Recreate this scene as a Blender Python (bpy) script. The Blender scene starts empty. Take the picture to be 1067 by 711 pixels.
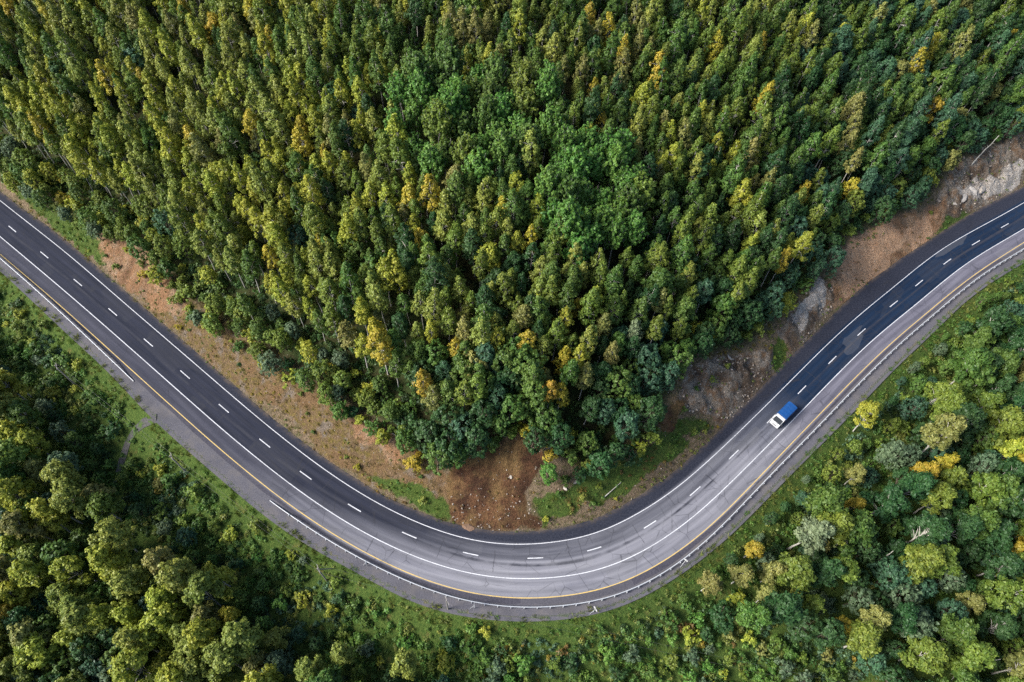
import bpy, math, random
import numpy as np
from mathutils import Vector, Matrix

rng = np.random.default_rng(11)
random.seed(11)
S = bpy.context.scene
COL = S.collection

# ------------------------------------------------------------------ camera
PITCH, ROLL, FPX, CAM_H = math.radians(57.6), math.radians(3.95), 709.8, 127.1   # below the horizon
PW, PH = 1067.0, 711.0
FWD = np.array([0, math.cos(PITCH), -math.sin(PITCH)])
_r0 = np.array([1.0, 0, 0]); _u0 = np.cross(_r0, FWD)
RGT = math.cos(ROLL) * _r0 + math.sin(ROLL) * _u0
UPV = -math.sin(ROLL) * _r0 + math.cos(ROLL) * _u0
CAM = np.array([0, 0, CAM_H])
cam = bpy.data.objects.new('camera', bpy.data.cameras.new('camera'))
COL.objects.link(cam); S.camera = cam
cam.data.sensor_fit = 'HORIZONTAL'; cam.data.sensor_width = 36.0
cam.data.lens = FPX / PW * 36.0
cam.data.clip_start = 0.5; cam.data.clip_end = 12000
cam.matrix_world = Matrix(((RGT[0], UPV[0], -FWD[0], 0), (RGT[1], UPV[1], -FWD[1], 0),
                           (RGT[2], UPV[2], -FWD[2], CAM_H), (0, 0, 0, 1)))

# ------------------------------------------------------------------ sky, sun, exposure
SUN_EL, SUN_AZ = math.radians(37), math.radians(254)     # azimuth clockwise from +y: light comes from the west
W = bpy.data.worlds.new('World'); S.world = W; W.use_nodes = True
nt = W.node_tree; nt.nodes.clear()
wo = nt.nodes.new('ShaderNodeOutputWorld'); bg = nt.nodes.new('ShaderNodeBackground')
sky = nt.nodes.new('ShaderNodeTexSky'); sky.sky_type = 'NISHITA'; sky.sun_disc = False
sky.sun_elevation = SUN_EL; sky.sun_rotation = SUN_AZ; sky.altitude = 300
sky.air_density = 1.0; sky.dust_density = 2.5; sky.ozone_density = 1.0
bg.inputs['Strength'].default_value = 0.112
nt.links.new(sky.outputs[0], bg.inputs[0]); nt.links.new(bg.outputs[0], wo.inputs[0])
sun = bpy.data.objects.new('sun', bpy.data.lights.new('sun', 'SUN')); COL.objects.link(sun)
sun.data.energy = 3.9; sun.data.angle = math.radians(24); sun.data.color = (1.0, 0.975, 0.91)
_sd = Vector((math.sin(SUN_AZ) * math.cos(SUN_EL), math.cos(SUN_AZ) * math.cos(SUN_EL), math.sin(SUN_EL)))
sun.rotation_euler = _sd.to_track_quat('Z', 'Y').to_euler()
S.view_settings.view_transform = 'Standard'; S.view_settings.look = 'None'
S.view_settings.gamma = 1.0; S.view_settings.use_curve_mapping = False
S.view_settings.exposure = 1.17
S.render.engine = 'CYCLES'
S.cycles.max_bounces = 5; S.cycles.diffuse_bounces = 3; S.cycles.glossy_bounces = 2
S.cycles.transmission_bounces = 3; S.cycles.use_denoising = False
S.cycles.caustics_reflective = False; S.cycles.caustics_refractive = False

# ------------------------------------------------------------------ helpers: pixels of the survey photo <-> world
def rays(px):
    px = np.atleast_2d(np.asarray(px, float))
    x = (px[:, 0] - PW / 2) / FPX; y = (PH / 2 - px[:, 1]) / FPX
    return FWD + x[:, None] * RGT + y[:, None] * UPV

def flat(px, z=0.0):
    d = rays(px); t = (z - CAM_H) / d[:, 2]
    return (d * t[:, None])[:, :2]

def project(P):
    v = np.asarray(P, float) - CAM
    dep = v @ FWD
    return np.stack([PW / 2 + FPX * (v @ RGT) / dep, PH / 2 - FPX * (v @ UPV) / dep], 1), dep

def in_poly(pts, poly):
    pts = np.asarray(pts); x, y = pts[:, 0], pts[:, 1]
    ins = np.zeros(len(pts), bool); n = len(poly)
    for i in range(n):
        x1, y1 = poly[i]; x2, y2 = poly[(i + 1) % n]
        if y1 == y2: continue
        c = ((y1 > y) != (y2 > y)) & (x < (x2 - x1) * (y - y1) / (y2 - y1) + x1)
        ins ^= c
    return ins

_perm = np.random.default_rng(5).random((256, 256))
def vnoise(x, y):
    xi = np.floor(x).astype(int); yi = np.floor(y).astype(int)
    fx = x - xi; fy = y - yi; fx = fx * fx * (3 - 2 * fx); fy = fy * fy * (3 - 2 * fy)
    g = lambda a, b: _perm[a & 255, b & 255]
    return (g(xi, yi) * (1 - fx) + g(xi + 1, yi) * fx) * (1 - fy) + (g(xi, yi + 1) * (1 - fx) + g(xi + 1, yi + 1) * fx) * fy
def fbm(x, y, s, o=4):
    out = 0; a = 1.0; tot = 0
    for k in range(o):
        out = out + a * vnoise(x / s + 17.3 * k, y / s + 5.1 * k); tot += a; a *= 0.5; s *= 0.5
    return out / tot - 0.5
def sstep(a, b, x):
    t = np.clip((x - a) / (b - a), 0, 1); return t * t * (3 - 2 * t)

# ------------------------------------------------------------------ road survey
inner_px = [(0,209.4),(67.5,261.8),(122.4,310),(239,410),(304.6,464.2),(385.3,520),(428.2,541.1),(460,554.4),(490,562.6),(510.7,565.7),(541,567.4),(578.2,564.1),(610,558.3),(640,547.6),(660.7,536.3),(716.4,500),(770.4,450),(894.5,330),(905.2,320),(968,269.2),(1022.1,236.3),(1067,211.5)]
centre_px = [(0,246.6),(75.1,310),(120,349.1),(188.9,410),(210,428.7),(265.7,476),(323.3,520),(380.9,556.3),(445.1,585.5),(490,598.5),(515.7,602.5),(554.6,604.2),(586.6,601.6),(610,598.4),(640,589.5),(669.1,575.7),(719.8,541.4),(764.5,500),(814.3,450),(920,345.2),(951.2,320),(1005.2,276),(1067,238.5)]
yellow_px = [(0,265.1),(53.2,310),(120,370.2),(163.9,410),(210,451.2),(293.6,520),(310,531.8),(360.7,564.2),(428.2,598),(460,609.6),(490,617.9),(502.2,620.2),(554.6,623.2),(595,619.9),(610,617.7),(640,609.6),(677.5,592.9),(728.2,558.3),(788.2,500),(836.2,450),(920,366.3),(972.3,320),(1022.1,282.7),(1067,252.3)]
rail_px = [(0,269.4),(46.4,310),(138.6,397.2),(310,543.3),(382.6,584.7),(445.1,614.6),(490,627.2),(510.7,631.7),(554.6,633.7),(595.1,630.3),(647.1,619.6),(697.8,594.6),(745.1,554),(790,507.6),(848.1,449),(920,375.6),(981.6,320),(1035.6,279.4),(1067,260)]
dash_px = [(8.8,235.6),(42.2,262.3),(76.8,291),(113,321.5),(150,353),(187.9,386.3),(228.1,421.1),(270.3,457.4),(312.2,491.2),(362.3,525.6),(418.9,554.6),(482.3,575.8),(549.5,581.5),(611.5,573.4),(671.1,551.2),(719.4,517.2),(759,478),(799,441),(831.7,411),(863.3,379.5),(894,350.3),(926.7,319.6),(953.4,297.9),(983.6,276),(1012.8,255.7),(1042.9,237.5)]
soil_top_px = [(0,170),(60,195),(105,232),(160,232),(185,290),(215,320),(270,350),(330,392),(380,425),(430,455),(462,492),(490,452),(550,452),(580,480),(610,500),(640,490),(700,440),(720,395),(745,382),(790,372),(812,345),(860,300),(880,268),(925,240),(960,228),(990,190),(1030,165),(1067,150)]
soil_bot_px = [(0,199),(60,243),(120,294),(236,394),(300,448),(385,507),(430,529),(475,546),(540,553),(580,549),(612,543),(660,519),(710,485),(760,437),(800,396),(860,335),(905,293),(968,250),(1022,216),(1067,194)]
edge_px = [(0,283),(60,340),(120,395),(150,430),(230,500),(290,550),(380,600),(430,630),(500,645),(560,648),(600,645),(650,632),(700,605),(760,560),(810,510),(850,470),(900,420),(960,360),(1000,320),(1067,275)]

cw = flat(centre_px)
a0 = cw[0] - cw[1]; a0 /= np.linalg.norm(a0); a1 = cw[-1] - cw[-2]; a1 /= np.linalg.norm(a1)
cw = np.vstack([cw[0] + a0 * np.array([[260], [160], [80], [30]]), cw, cw[-1] + a1 * np.array([[30], [80], [160], [260]])])
tt = np.r_[0, np.cumsum(np.linalg.norm(np.diff(cw, axis=0), axis=1))]
def cubic(t, y, q):                       # monotone-ish cubic Hermite
    m = np.gradient(y, t); i = np.clip(np.searchsorted(t, q) - 1, 0, len(t) - 2)
    h = t[i + 1] - t[i]; s = (q - t[i]) / h
    return (2*s**3-3*s**2+1)*y[i] + (s**3-2*s**2+s)*h*m[i] + (-2*s**3+3*s**2)*y[i+1] + (s**3-s**2)*h*m[i+1]
q = np.arange(0, tt[-1], 0.5)
cx, cy = cubic(tt, cw[:, 0], q), cubic(tt, cw[:, 1], q)
def gsm(a, sig):
    k = np.exp(-0.5 * (np.arange(-4 * sig, 4 * sig + 1) / sig) ** 2); k /= k.sum()
    n = len(k) // 2
    pad = np.r_[2 * a[0] - a[n:0:-1], a, 2 * a[-1] - a[-2:-n - 2:-1]]
    return np.convolve(pad, k, 'valid')
cx, cy = gsm(cx, 9), gsm(cy, 9)
C = np.stack([cx, cy], 1)
SA = np.r_[0, np.cumsum(np.linalg.norm(np.diff(C, axis=0), axis=1))]
T = np.stack([np.gradient(cx), np.gradient(cy)], 1); T /= np.linalg.norm(T, axis=1)[:, None]
N = np.stack([-T[:, 1], T[:, 0]], 1)      # towards the hill (inside of the bend)

def near(P):                               # -> arc length, offset towards the hill
    P = np.asarray(P, float); s = np.empty(len(P)); u = np.empty(len(P))
    Cc = C[::4]
    for k in range(0, len(P), 6000):
        p = P[k:k + 6000]
        d = (p[:, 0, None] - Cc[None, :, 0]) ** 2 + (p[:, 1, None] - Cc[None, :, 1]) ** 2
        i = d.argmin(1) * 4
        best = np.full(len(p), 1e18); bi = i.copy()
        for o in range(-4, 5):
            j = np.clip(i + o, 0, len(C) - 1); dd = ((p - C[j]) ** 2).sum(1)
            m = dd < best; best[m] = dd[m]; bi[m] = j[m]
        w = p - C[bi]; s[k:k + 6000] = SA[bi] + (w * T[bi]).sum(1)
        n = (w * N[bi]).sum(1)
        u[k:k + 6000] = np.sign(n) * np.sqrt(best)
    return s, u
def profile(px, sig=16):                  # smooth offset(s) of a surveyed line
    s, u = near(flat(px)); o = np.argsort(s)
    return gsm(np.interp(SA, s[o], u[o]), sig)
O_IN, O_YEL, O_RAIL, O_DASH = profile(inner_px), profile(yellow_px), profile(rail_px), profile(dash_px)
O_SOIL, O_EDGE = profile(soil_bot_px, 6), profile(edge_px, 10) + .5
def at(arr, s): return np.interp(s, SA, arr)
def pt(s, u):                              # world xy at arc length s, offset u
    s = np.atleast_1d(s); i = np.clip(np.searchsorted(SA, s), 0, len(SA) - 1)
    n = np.stack([np.interp(s, SA, N[:, 0]), np.interp(s, SA, N[:, 1])], 1); n /= np.linalg.norm(n, axis=1)[:, None]
    c = np.stack([np.interp(s, SA, cx), np.interp(s, SA, cy)], 1)
    return c + n * np.broadcast_to(np.asarray(u, float), s.shape)[:, None]
def s_at(px): return near(flat([px]))[0][0]
S0, S1 = s_at((0, 246.6)), s_at((1067, 238.5))

# ------------------------------------------------------------------ terrain
KB, KH = 0.72, 0.36                        # slope of the cut bank, slope of the hillside
def _bank_width():
    d = rays(soil_top_px); ss, ww = [], []
    for k in range(len(d)):
        t = np.linspace(60, 330, 2200)
        P = CAM + d[k] * t[:, None] / 1.0
        s, u = near(P[:, :2]); e = at(O_SOIL, s)
        below = (P[:, 2] < KB * np.maximum(u - e, 0)) & (u > e - 2)
        if below.any():
            j = below.argmax(); ss.append(s[j]); ww.append(max(u[j] - e[j], 2.0))
    o = np.argsort(ss)
    w = gsm(np.interp(SA, np.array(ss)[o], np.array(ww)[o]), 6)
    return w * np.interp(SA, [s_at((0, 246)), s_at((60, 297)), s_at((150, 375)), s_at((420, 574)), s_at((560, 604)), s_at((700, 555)), s_at((780, 485)), s_at((1067, 238))], [.5, .62, .72, .80, 1, 1.1, 1.2, 1.15])
WB = _bank_width()

_HB = None
def height(P, rough=True):
    P = np.asarray(P, float); x, y = P[:, 0], P[:, 1]
    s, u = near(P); e = at(O_SOIL, s); w = at(WB, s); eo = -at(O_EDGE, s)
    w = w + 1.2 * fbm(x, y, 7, 3) * 2
    a = np.maximum(u - e, 0)
    hb = KB * np.minimum(a, w)
    hh = KH * np.maximum(a - w, 0)
    hh = 95 * (1 - np.exp(-hh / 95)) * 1.04
    h = hb + hh
    if _HB is not None:
        g = sstep(6, 28, a - w)
        fx_ = np.clip((x + 400) / 4, 0, _HB.shape[1] - 1.001); fy_ = np.clip((y + 200) / 4, 0, _HB.shape[0] - 1.001)
        ix, iy = fx_.astype(int), fy_.astype(int); fx_ -= ix; fy_ -= iy
        hs = (_HB[iy, ix] * (1 - fx_) + _HB[iy, ix + 1] * fx_) * (1 - fy_) + (_HB[iy + 1, ix] * (1 - fx_) + _HB[iy + 1, ix + 1] * fx_) * fy_
        h = h * (1 - g) + hs * g
    if rough:
        bank = sstep(0.3, 2.5, a)
        gul = np.abs(fbm(s * 1.0, a * .22, 3.2, 3)) * 2 - .35
        h = h + bank * (1.5 * fbm(x, y, 6, 4) - .75 * np.clip(gul, -.4, 1) * sstep(1.5, 5, a) * (1 - sstep(0, 4, a - w))) + sstep(8, 30, a) * 5 * fbm(x, y, 55, 3)
    v = np.maximum(-u - eo, 0)
    f = -0.52 * np.minimum(v, 9) - 0.16 * np.clip(v - 9, 0, 40) - 0.03 * np.maximum(v - 49, 0)
    if rough: f = f + sstep(0.5, 5, v) * (1.0 * fbm(x, y, 9, 4) + sstep(10, 30, v) * 5 * fbm(x, y, 40, 3))
    f = np.maximum(f, -22)
    h = h + f
    road = (u < e) & (u > -eo)
    ditch = -0.25 * np.exp(-((u - e + 0.5) / 0.5) ** 2)
    h = np.where(road, ditch * (u > 4), h)
    return h, s, u

_bx, _by = np.meshgrid(np.arange(-400, 401, 4.0), np.arange(-200, 601, 4.0))
_hb = height(np.stack([_bx.ravel(), _by.ravel()], 1), False)[0].reshape(_bx.shape)
for _ax in (0, 1):
    _hb = np.apply_along_axis(lambda v: gsm(v, 3), _ax, _hb)
_HB = _hb
def hz(P): return height(np.atleast_2d(P))[0]
def hit(px):                               # point of the terrain under a survey pixel
    d = rays(px); out = []
    for k in range(len(d)):
        t = np.arange(60, 420, 1.0) ; P = CAM + d[k] * t[:, None]
        b = P[:, 2] < hz(P[:, :2])
        j = b.argmax() if b.any() else len(t) - 1
        t2 = np.linspace(t[j] - 1, t[j], 12); P = CAM + d[k] * t2[:, None]
        b = P[:, 2] < hz(P[:, :2]); out.append(P[b.argmax() if b.any() else -1])
    return np.array(out)

def axis(lo, hi, step, far):
    core = np.arange(lo, hi + step, step); g = step; right = []; left = []
    xx = core[-1]
    while xx < far: g *= 1.22; xx += g; right.append(xx)
    g = step; xx = core[0]
    while xx > -far: g *= 1.22; xx -= g; left.append(xx)
    return np.r_[left[::-1], core, right]
gx, gy = axis(-185, 190, 0.6, 6000), axis(-15, 235, 0.6, 6000)
GX, GY = np.meshgrid(gx, gy)
GP = np.stack([GX.ravel(), GY.ravel()], 1)
GZ, GS, GU = height(GP)
GZ = np.where((GU < at(O_SOIL, GS) - 1.0) & (GU > at(O_EDGE, GS) + 0.8), GZ - 0.12, GZ)

def mesh_from(name, V, F, smooth=True):
    """quads or triangles from arrays"""
    me = bpy.data.meshes.new(name); V = np.asarray(V, np.float32); F = np.asarray(F, np.int32)
    me.vertices.add(len(V)); me.vertices.foreach_set('co', V.ravel())
    n, k = F.shape
    me.loops.add(n * k); me.loops.foreach_set('vertex_index', F.ravel())
    me.polygons.add(n); me.polygons.foreach_set('loop_start', np.arange(0, n * k, k, dtype=np.int32))
    me.polygons.foreach_set('loop_total', np.full(n, k, np.int32))
    if smooth: me.polygons.foreach_set('use_smooth', np.ones(n, bool))
    me.update(calc_edges=True); return me
def fattr(me, name, vals):
    a = me.attributes.new(name, 'FLOAT', 'POINT'); a.data.foreach_set('value', np.asarray(vals, np.float32))
def link(name, me, mats=None, parent=None):
    o = bpy.data.objects.new(name, me); COL.objects.link(o)
    for m in (mats if isinstance(mats, (list, tuple)) else [mats] if mats else []): me.materials.append(m)
    if parent: o.parent = parent
    return o
def tag(o, label=None, cat=None, group=None, kind=None):
    if label: o['label'] = label
    if cat: o['category'] = cat
    if group: o['group'] = group
    if kind: o['kind'] = kind
    return o
def empty(name, loc, rz=0.0, scale=1.0):
    o = bpy.data.objects.new(name, None); COL.objects.link(o); o.empty_display_size = 0.5
    o.location = loc; o.rotation_euler = (0, 0, rz); o.scale = (scale,) * 3
    return o

# ---- material helpers
class NT:
    def __init__(self, name):
        self.m = bpy.data.materials.new(name); self.m.use_nodes = True
        self.t = self.m.node_tree; self.t.nodes.clear()
        self.out = self.n('ShaderNodeOutputMaterial')
    def n(self, ty, **kw):
        x = self.t.nodes.new(ty)
        for k, v in kw.items(): setattr(x, k, v)
        return x
    def l(self, a, b): self.t.links.new(a, b)
    def put(self, sock, v):
        if hasattr(v, 'is_output') or isinstance(v, bpy.types.NodeSocket): self.l(v, sock)
        else:
            if isinstance(v, (tuple, list)) and len(v) == 3 and sock.type == 'RGBA': v = (*v, 1)
            sock.default_value = v
    def math(self, op, a, b=0.0, clamp=False):
        x = self.n('ShaderNodeMath', operation=op, use_clamp=clamp); self.put(x.inputs[0], a); self.put(x.inputs[1], b); return x.outputs[0]
    def mix(self, f, a, b, blend='MIX'):
        x = self.n('ShaderNodeMix', data_type='RGBA', blend_type=blend)
        self.put(x.inputs[0], f); self.put(x.inputs[6], a); self.put(x.inputs[7], b); return x.outputs[2]
    def attr(self, name, ty='GEOMETRY', out='Fac'):
        x = self.n('ShaderNodeAttribute', attribute_name=name, attribute_type=ty); return x.outputs[out]
    def noise(self, scale, detail=4, rough=0.6, vec=None, out='Fac', dist=0.0):
        x = self.n('ShaderNodeTexNoise'); x.inputs['Scale'].default_value = scale; x.inputs['Detail'].default_value = detail
        x.inputs['Roughness'].default_value = rough; x.inputs['Distortion'].default_value = dist
        if vec is not None: self.l(vec, x.inputs['Vector'])
        return x.outputs[out]
    def ramp(self, f, lo, hi):
        x = self.n('ShaderNodeMapRange'); x.clamp = True
        self.put(x.inputs['Value'], f); x.inputs['From Min'].default_value = lo; x.inputs['From Max'].default_value = hi
        return x.outputs['Result']
    def pos(self): return self.n('ShaderNodeNewGeometry').outputs['Position']
    def scaled(self, v, s):
        x = self.n('ShaderNodeMapping'); self.l(v, x.inputs['Vector']); x.inputs['Scale'].default_value = s; return x.outputs[0]
    def bsdf(self, col, rough=0.8, spec=0.3, metal=0.0, bump=None, bstr=0.5, bdist=0.1):
        b = self.n('ShaderNodeBsdfPrincipled'); self.put(b.inputs['Base Color'], col); self.put(b.inputs['Roughness'], rough)
        b.inputs['Specular IOR Level'].default_value = spec; b.inputs['Metallic'].default_value = metal
        if bump is not None:
            k = self.n('ShaderNodeBump'); k.inputs['Strength'].default_value = bstr; k.inputs['Distance'].default_value = bdist
            self.l(bump, k.inputs['Height']); self.l(k.outputs[0], b.inputs['Normal'])
        return b
    def done(self, sh): self.l(sh.outputs[0] if hasattr(sh, 'outputs') else sh, self.out.inputs[0]); return self.m

# ---- ground cover zones: weights per ground vertex
ZONE = {
    'loam': [[(103,240),(160,233),(170,272),(200,315),(165,325),(112,285)], [(868,258),(925,222),(988,208),(978,262),(912,305),(868,325)], [(330,380),(400,430),(440,470),(400,480),(340,420)]],
    'sand': [[(874,262),(905,238),(925,228),(940,250),(935,270),(900,300),(878,312)], [(940,240),(962,222),(980,222),(968,252),(945,262)]],
    'pale': [[(998,200),(1014,186),(1040,178),(1067,165),(1067,188),(1030,206),(1004,212)], [(838,302),(862,286),(866,300),(846,330),(830,344),(826,336)]],
    'clay': [[(487,452),(553,448),(566,480),(550,520),(566,553),(480,553),(462,520),(472,488)],
             [(400,430),(440,445),(455,490),(420,470)], [(690,415),(712,412),(705,450),(690,462)]],
    'rock': [[(708,380),(800,362),(806,398),(765,438),(708,432)], [(808,345),(860,280),(880,305),(830,372)], [(972,228),(985,172),(1067,130),(1067,200),(1015,222)]],
    'tan': [[(150,240),(200,300),(330,385),(430,445),(470,500),(470,530),(385,505),(236,392),(120,292)]],
    'grass': [[(984,212),(1012,222),(968,258),(962,240)], [(860,300),(876,258),(892,282),(874,330)], [(800,372),(822,338),(835,360),(806,395)], [(0,190),(0,150),(60,170),(110,235),(112,280),(60,240)], [(560,520),(640,485),(705,440),(740,440),(700,480),(610,535),(560,545)], [(380,490),(430,505),(475,530),(470,548),(430,527)]],
}
GPIX, _ = project(np.c_[GP, GZ])
def zone_w(polys):
    w = np.zeros(len(GP))
    jit = np.stack([fbm(GP[:, 0], GP[:, 1], 4, 3), fbm(GP[:, 1] + 40, GP[:, 0], 4, 3)], 1) * 26
    for p in polys:
        acc = np.zeros(len(GP))
        for dx, dy in ((0, 0), (3, 2), (-3, 2), (2, -3), (-2, -3)):
            acc += in_poly(GPIX + jit + (dx, dy), p)
        w = np.maximum(w, acc / 5)
    return w
inside = sstep(-0.6, 0.3, GU - at(O_SOIL, GS))
outside = sstep(-0.8, 0.4, at(O_EDGE, GS) - GU)
aa = GU - at(O_SOIL, GS) - at(WB, GS)
bankw = inside * (1 - sstep(-1, 4, aa))

ZW = {k: zone_w(v) for k, v in ZONE.items()}
_rg = 1 - 2 * np.abs(fbm(GP[:, 0], GP[:, 1], 3.0, 4)) * 2
GZ = GZ + ZW['rock'] * bankw * (1.3 * _rg - .5) * sstep(.5, 2.5, GU - at(O_SOIL, GS)) + (ZW['loam'] + ZW['clay']) * bankw * .5 * fbm(GP[:, 0] + 7, GP[:, 1], 2.2, 3) * sstep(.5, 2.5, GU - at(O_SOIL, GS))
ny, nx = GX.shape
idx = np.arange(nx * ny).reshape(ny, nx)
F = np.stack([idx[:-1, :-1], idx[:-1, 1:], idx[1:, 1:], idx[1:, :-1]], -1).reshape(-1, 4)
gm = mesh_from('ground', np.c_[GP, GZ], F)
for k in ('clay', 'sand', 'pale', 'loam', 'rock', 'tan', 'grass'): fattr(gm, k, ZW[k] * bankw)
_a = np.maximum(GU - at(O_SOIL, GS), 0); fattr(gm, 'gully', np.clip((np.abs(fbm(GS, _a * .22, 3.2, 3)) * 2 - .22) * 3, 0, 1)); fattr(gm, 'bank', bankw); fattr(gm, 'outer', outside); fattr(gm, 'inner', inside)

def ground_material():
    k = NT('soil_and_litter'); p = k.pos()
    n1 = k.noise(0.35, 5, 0.65, p); n2 = k.noise(2.2, 4, 0.7, p); n3 = k.noise(7.0, 3, 0.7, p); n4 = k.noise(0.9, 5, 0.7, k.scaled(p, (1, 1, 2)))
    litter = k.mix(k.ramp(n2, .35, .65), (0.030, 0.030, 0.014), (0.055, 0.052, 0.020))
    litter = k.mix(k.ramp(n1, .42, .62), litter, (0.035, 0.055, 0.016))
    green = k.mix(k.ramp(n2, .35, .65), (0.045, 0.085, 0.018), (0.095, 0.135, 0.030))
    green = k.mix(k.ramp(n1, .58, .72), green, (0.13, 0.115, 0.036))
    brown = k.mix(k.ramp(n2, .3, .7), (0.125, 0.090, 0.058), (0.27, 0.205, 0.140))
    brown = k.mix(k.ramp(n4, .5, .65), brown, (0.10, 0.095, 0.04))
    big = k.noise(0.13, 4, 0.6, p); gr = k.attr('gully')
    tan = k.mix(k.ramp(n3, .3, .7), (0.120, 0.080, 0.045), (0.21, 0.145, 0.085))
    tan = k.mix(k.ramp(n4, .45, .62), tan, (0.155, 0.120, 0.036))
    tan = k.mix(k.ramp(n1, .53, .62), tan, (0.19, 0.155, 0.125))
    tan = k.mix(k.ramp(big, .5, .62), tan, (0.175, 0.110, 0.058))
    clay = k.mix(k.ramp(n2, .3, .7), (0.085, 0.040, 0.022), (0.20, 0.105, 0.055))
    clay = k.mix(k.ramp(n1, .42, .60), clay, (0.060, 0.031, 0.020))
    clay = k.mix(k.ramp(big, .48, .60), clay, (0.20, 0.125, 0.055))
    clay = k.mix(k.math('MULTIPLY', gr, .6), clay, (0.055, 0.028, 0.018))
    clay = k.mix(k.ramp(n3, .70, .76), clay, (0.36, 0.28, 0.22))
    loam = k.mix(k.ramp(n2, .3, .7), (0.20, 0.105, 0.054), (0.33, 0.195, 0.112))
    loam = k.mix(k.ramp(n1, .45, .62), loam, (0.30, 0.205, 0.135))
    loam = k.mix(k.math('MULTIPLY', gr, .65), loam, (0.125, 0.072, 0.044))
    loam = k.mix(k.ramp(n4, .58, .70), loam, (0.10, 0.085, 0.03))
    rock = k.mix(k.ramp(n2, .3, .7), (0.145, 0.120, 0.098), (0.340, 0.295, 0.245))
    rock = k.mix(k.ramp(n1, .48, .60), rock, (0.22, 0.135, 0.080))
    rock = k.mix(k.ramp(big, .50, .60), rock, (0.12, 0.085, 0.060))
    rock = k.mix(k.math('MULTIPLY', gr, .5), rock, (0.05, 0.045, 0.042))
    rock = k.mix(k.ramp(k.noise(.8, 6, .75, k.scaled(p, (1, 1, .5)), dist=2.0), .56, .66), rock, (0.38, 0.34, 0.30))
    gravel = k.mix(k.ramp(n3, .35, .65), (0.09, 0.085, 0.095), (0.17, 0.16, 0.172))
    gravel = k.mix(k.ramp(n1, .5, .62), gravel, (0.14, 0.125, 0.11))
    c = k.mix(k.attr('inner'), gravel, litter)
    c = k.mix(k.attr('outer'), c, green)
    c = k.mix(k.attr('bank'), c, brown)
    def soft(a): return k.ramp(k.math('ADD', k.attr(a), k.math('MULTIPLY', k.math('SUBTRACT', n2, .5), 0.9)), .35, .65)
    c = k.mix(k.math('MULTIPLY', soft('tan'), k.attr('bank')), c, tan)
    c = k.mix(k.math('MULTIPLY', soft('grass'), k.attr('bank')), c, green)
    c = k.mix(k.math('MULTIPLY', soft('rock'), k.attr('bank')), c, rock)
    c = k.mix(k.math('MULTIPLY', soft('loam'), k.attr('bank')), c, loam)
    c = k.mix(k.math('MULTIPLY', soft('clay'), k.attr('bank')), c, clay)
    c = k.mix(k.math('MULTIPLY', soft('sand'), k.attr('bank')), c, k.mix(k.ramp(n2, .3, .7), k.mix(k.ramp(n1, .4, .6), (0.36, 0.185, 0.095), (0.42, 0.27, 0.17)), (0.52, 0.34, 0.22)))
    c = k.mix(k.math('MULTIPLY', soft('pale'), k.attr('bank')), c, k.mix(k.ramp(n2, .3, .7), (0.26, 0.225, 0.20), (0.62, 0.57, 0.51)))
    n5 = k.noise(4.2, 6, 0.8, p); n6 = k.noise(1.1, 5, 0.75, p, dist=1.0)
    n7 = k.noise(1.7, 6, 0.8, p)
    c = k.mix(k.math('MULTIPLY', k.attr('bank'), k.ramp(n7, .60, .44)), c, k.mix(1.0, c, (.80, .77, .74), 'MULTIPLY'))
    c = k.mix(k.math('MULTIPLY', k.attr('bank'), k.ramp(n5, .52, .68)), c, k.mix(1.0, c, (1.7, 1.65, 1.6), 'MULTIPLY'))
    c = k.mix(k.math('MULTIPLY', k.attr('bank'), k.ramp(n5, .48, .34)), c, k.mix(1.0, c, (.42, .40, .38), 'MULTIPLY'))
    c = k.mix(k.math('MULTIPLY', k.attr('bank'), k.math('MULTIPLY', k.ramp(n6, .56, .64), .55)), c, (0.055, 0.050, 0.022))
    h = k.math('ADD', k.math('MULTIPLY', n2, 1.0), k.math('MULTIPLY', n5, 0.7))
    return k.done(k.bsdf(c, 0.95, 0.1, bump=h, bstr=1.0, bdist=0.6))
ground = link('ground', gm, ground_material()); tag(ground, kind='structure')

# ------------------------------------------------------------------ road
def strip(name, s0, s1, u0, u1, z, mat, step=1.5, across=1, uv=True, thick=0.0):
    """ribbon along the road between offsets u0(s) and u1(s)"""
    n = max(2, int(round((s1 - s0) / step)) + 1); ss = np.linspace(s0, s1, n)
    f = lambda a: at(a, ss) if isinstance(a, np.ndarray) else np.full(n, float(a))
    A, B = f(u0), f(u1); V = []; UV = []
    for j in range(across + 1):
        w = j / across; uu = A * (1 - w) + B * w
        P = pt(ss, uu); V.append(np.c_[P, np.full(n, z)]); UV.append(np.c_[ss, uu])
    V = np.array(V).transpose(1, 0, 2).reshape(-1, 3); UVv = np.array(UV).transpose(1, 0, 2).reshape(-1, 2)
    k = across + 1; i = np.arange(n * k).reshape(n, k)
    F = np.stack([i[:-1, :-1], i[:-1, 1:], i[1:, 1:], i[1:, :-1]], -1).reshape(-1, 4)
    if V[F[0][1]][2] is not None:
        a, b, c = V[F[0][0]], V[F[0][1]], V[F[0][2]]
        if np.cross(b - a, c - a)[2] < 0: F = F[:, ::-1]
    me = mesh_from(name, V, F)
    if uv:
        fattr(me, 'along', UVv[:, 0]); fattr(me, 'across', UVv[:, 1]); fattr(me, 'to_soil', at(O_SOIL, UVv[:, 0]) - UVv[:, 1])
    return me
def join_arrays(meshes):
    V, F, off = [], [], 0
    for v, f in meshes: V.append(v); F.append(np.asarray(f) + off); off += len(v)
    return np.vstack(V), np.vstack(F)

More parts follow.
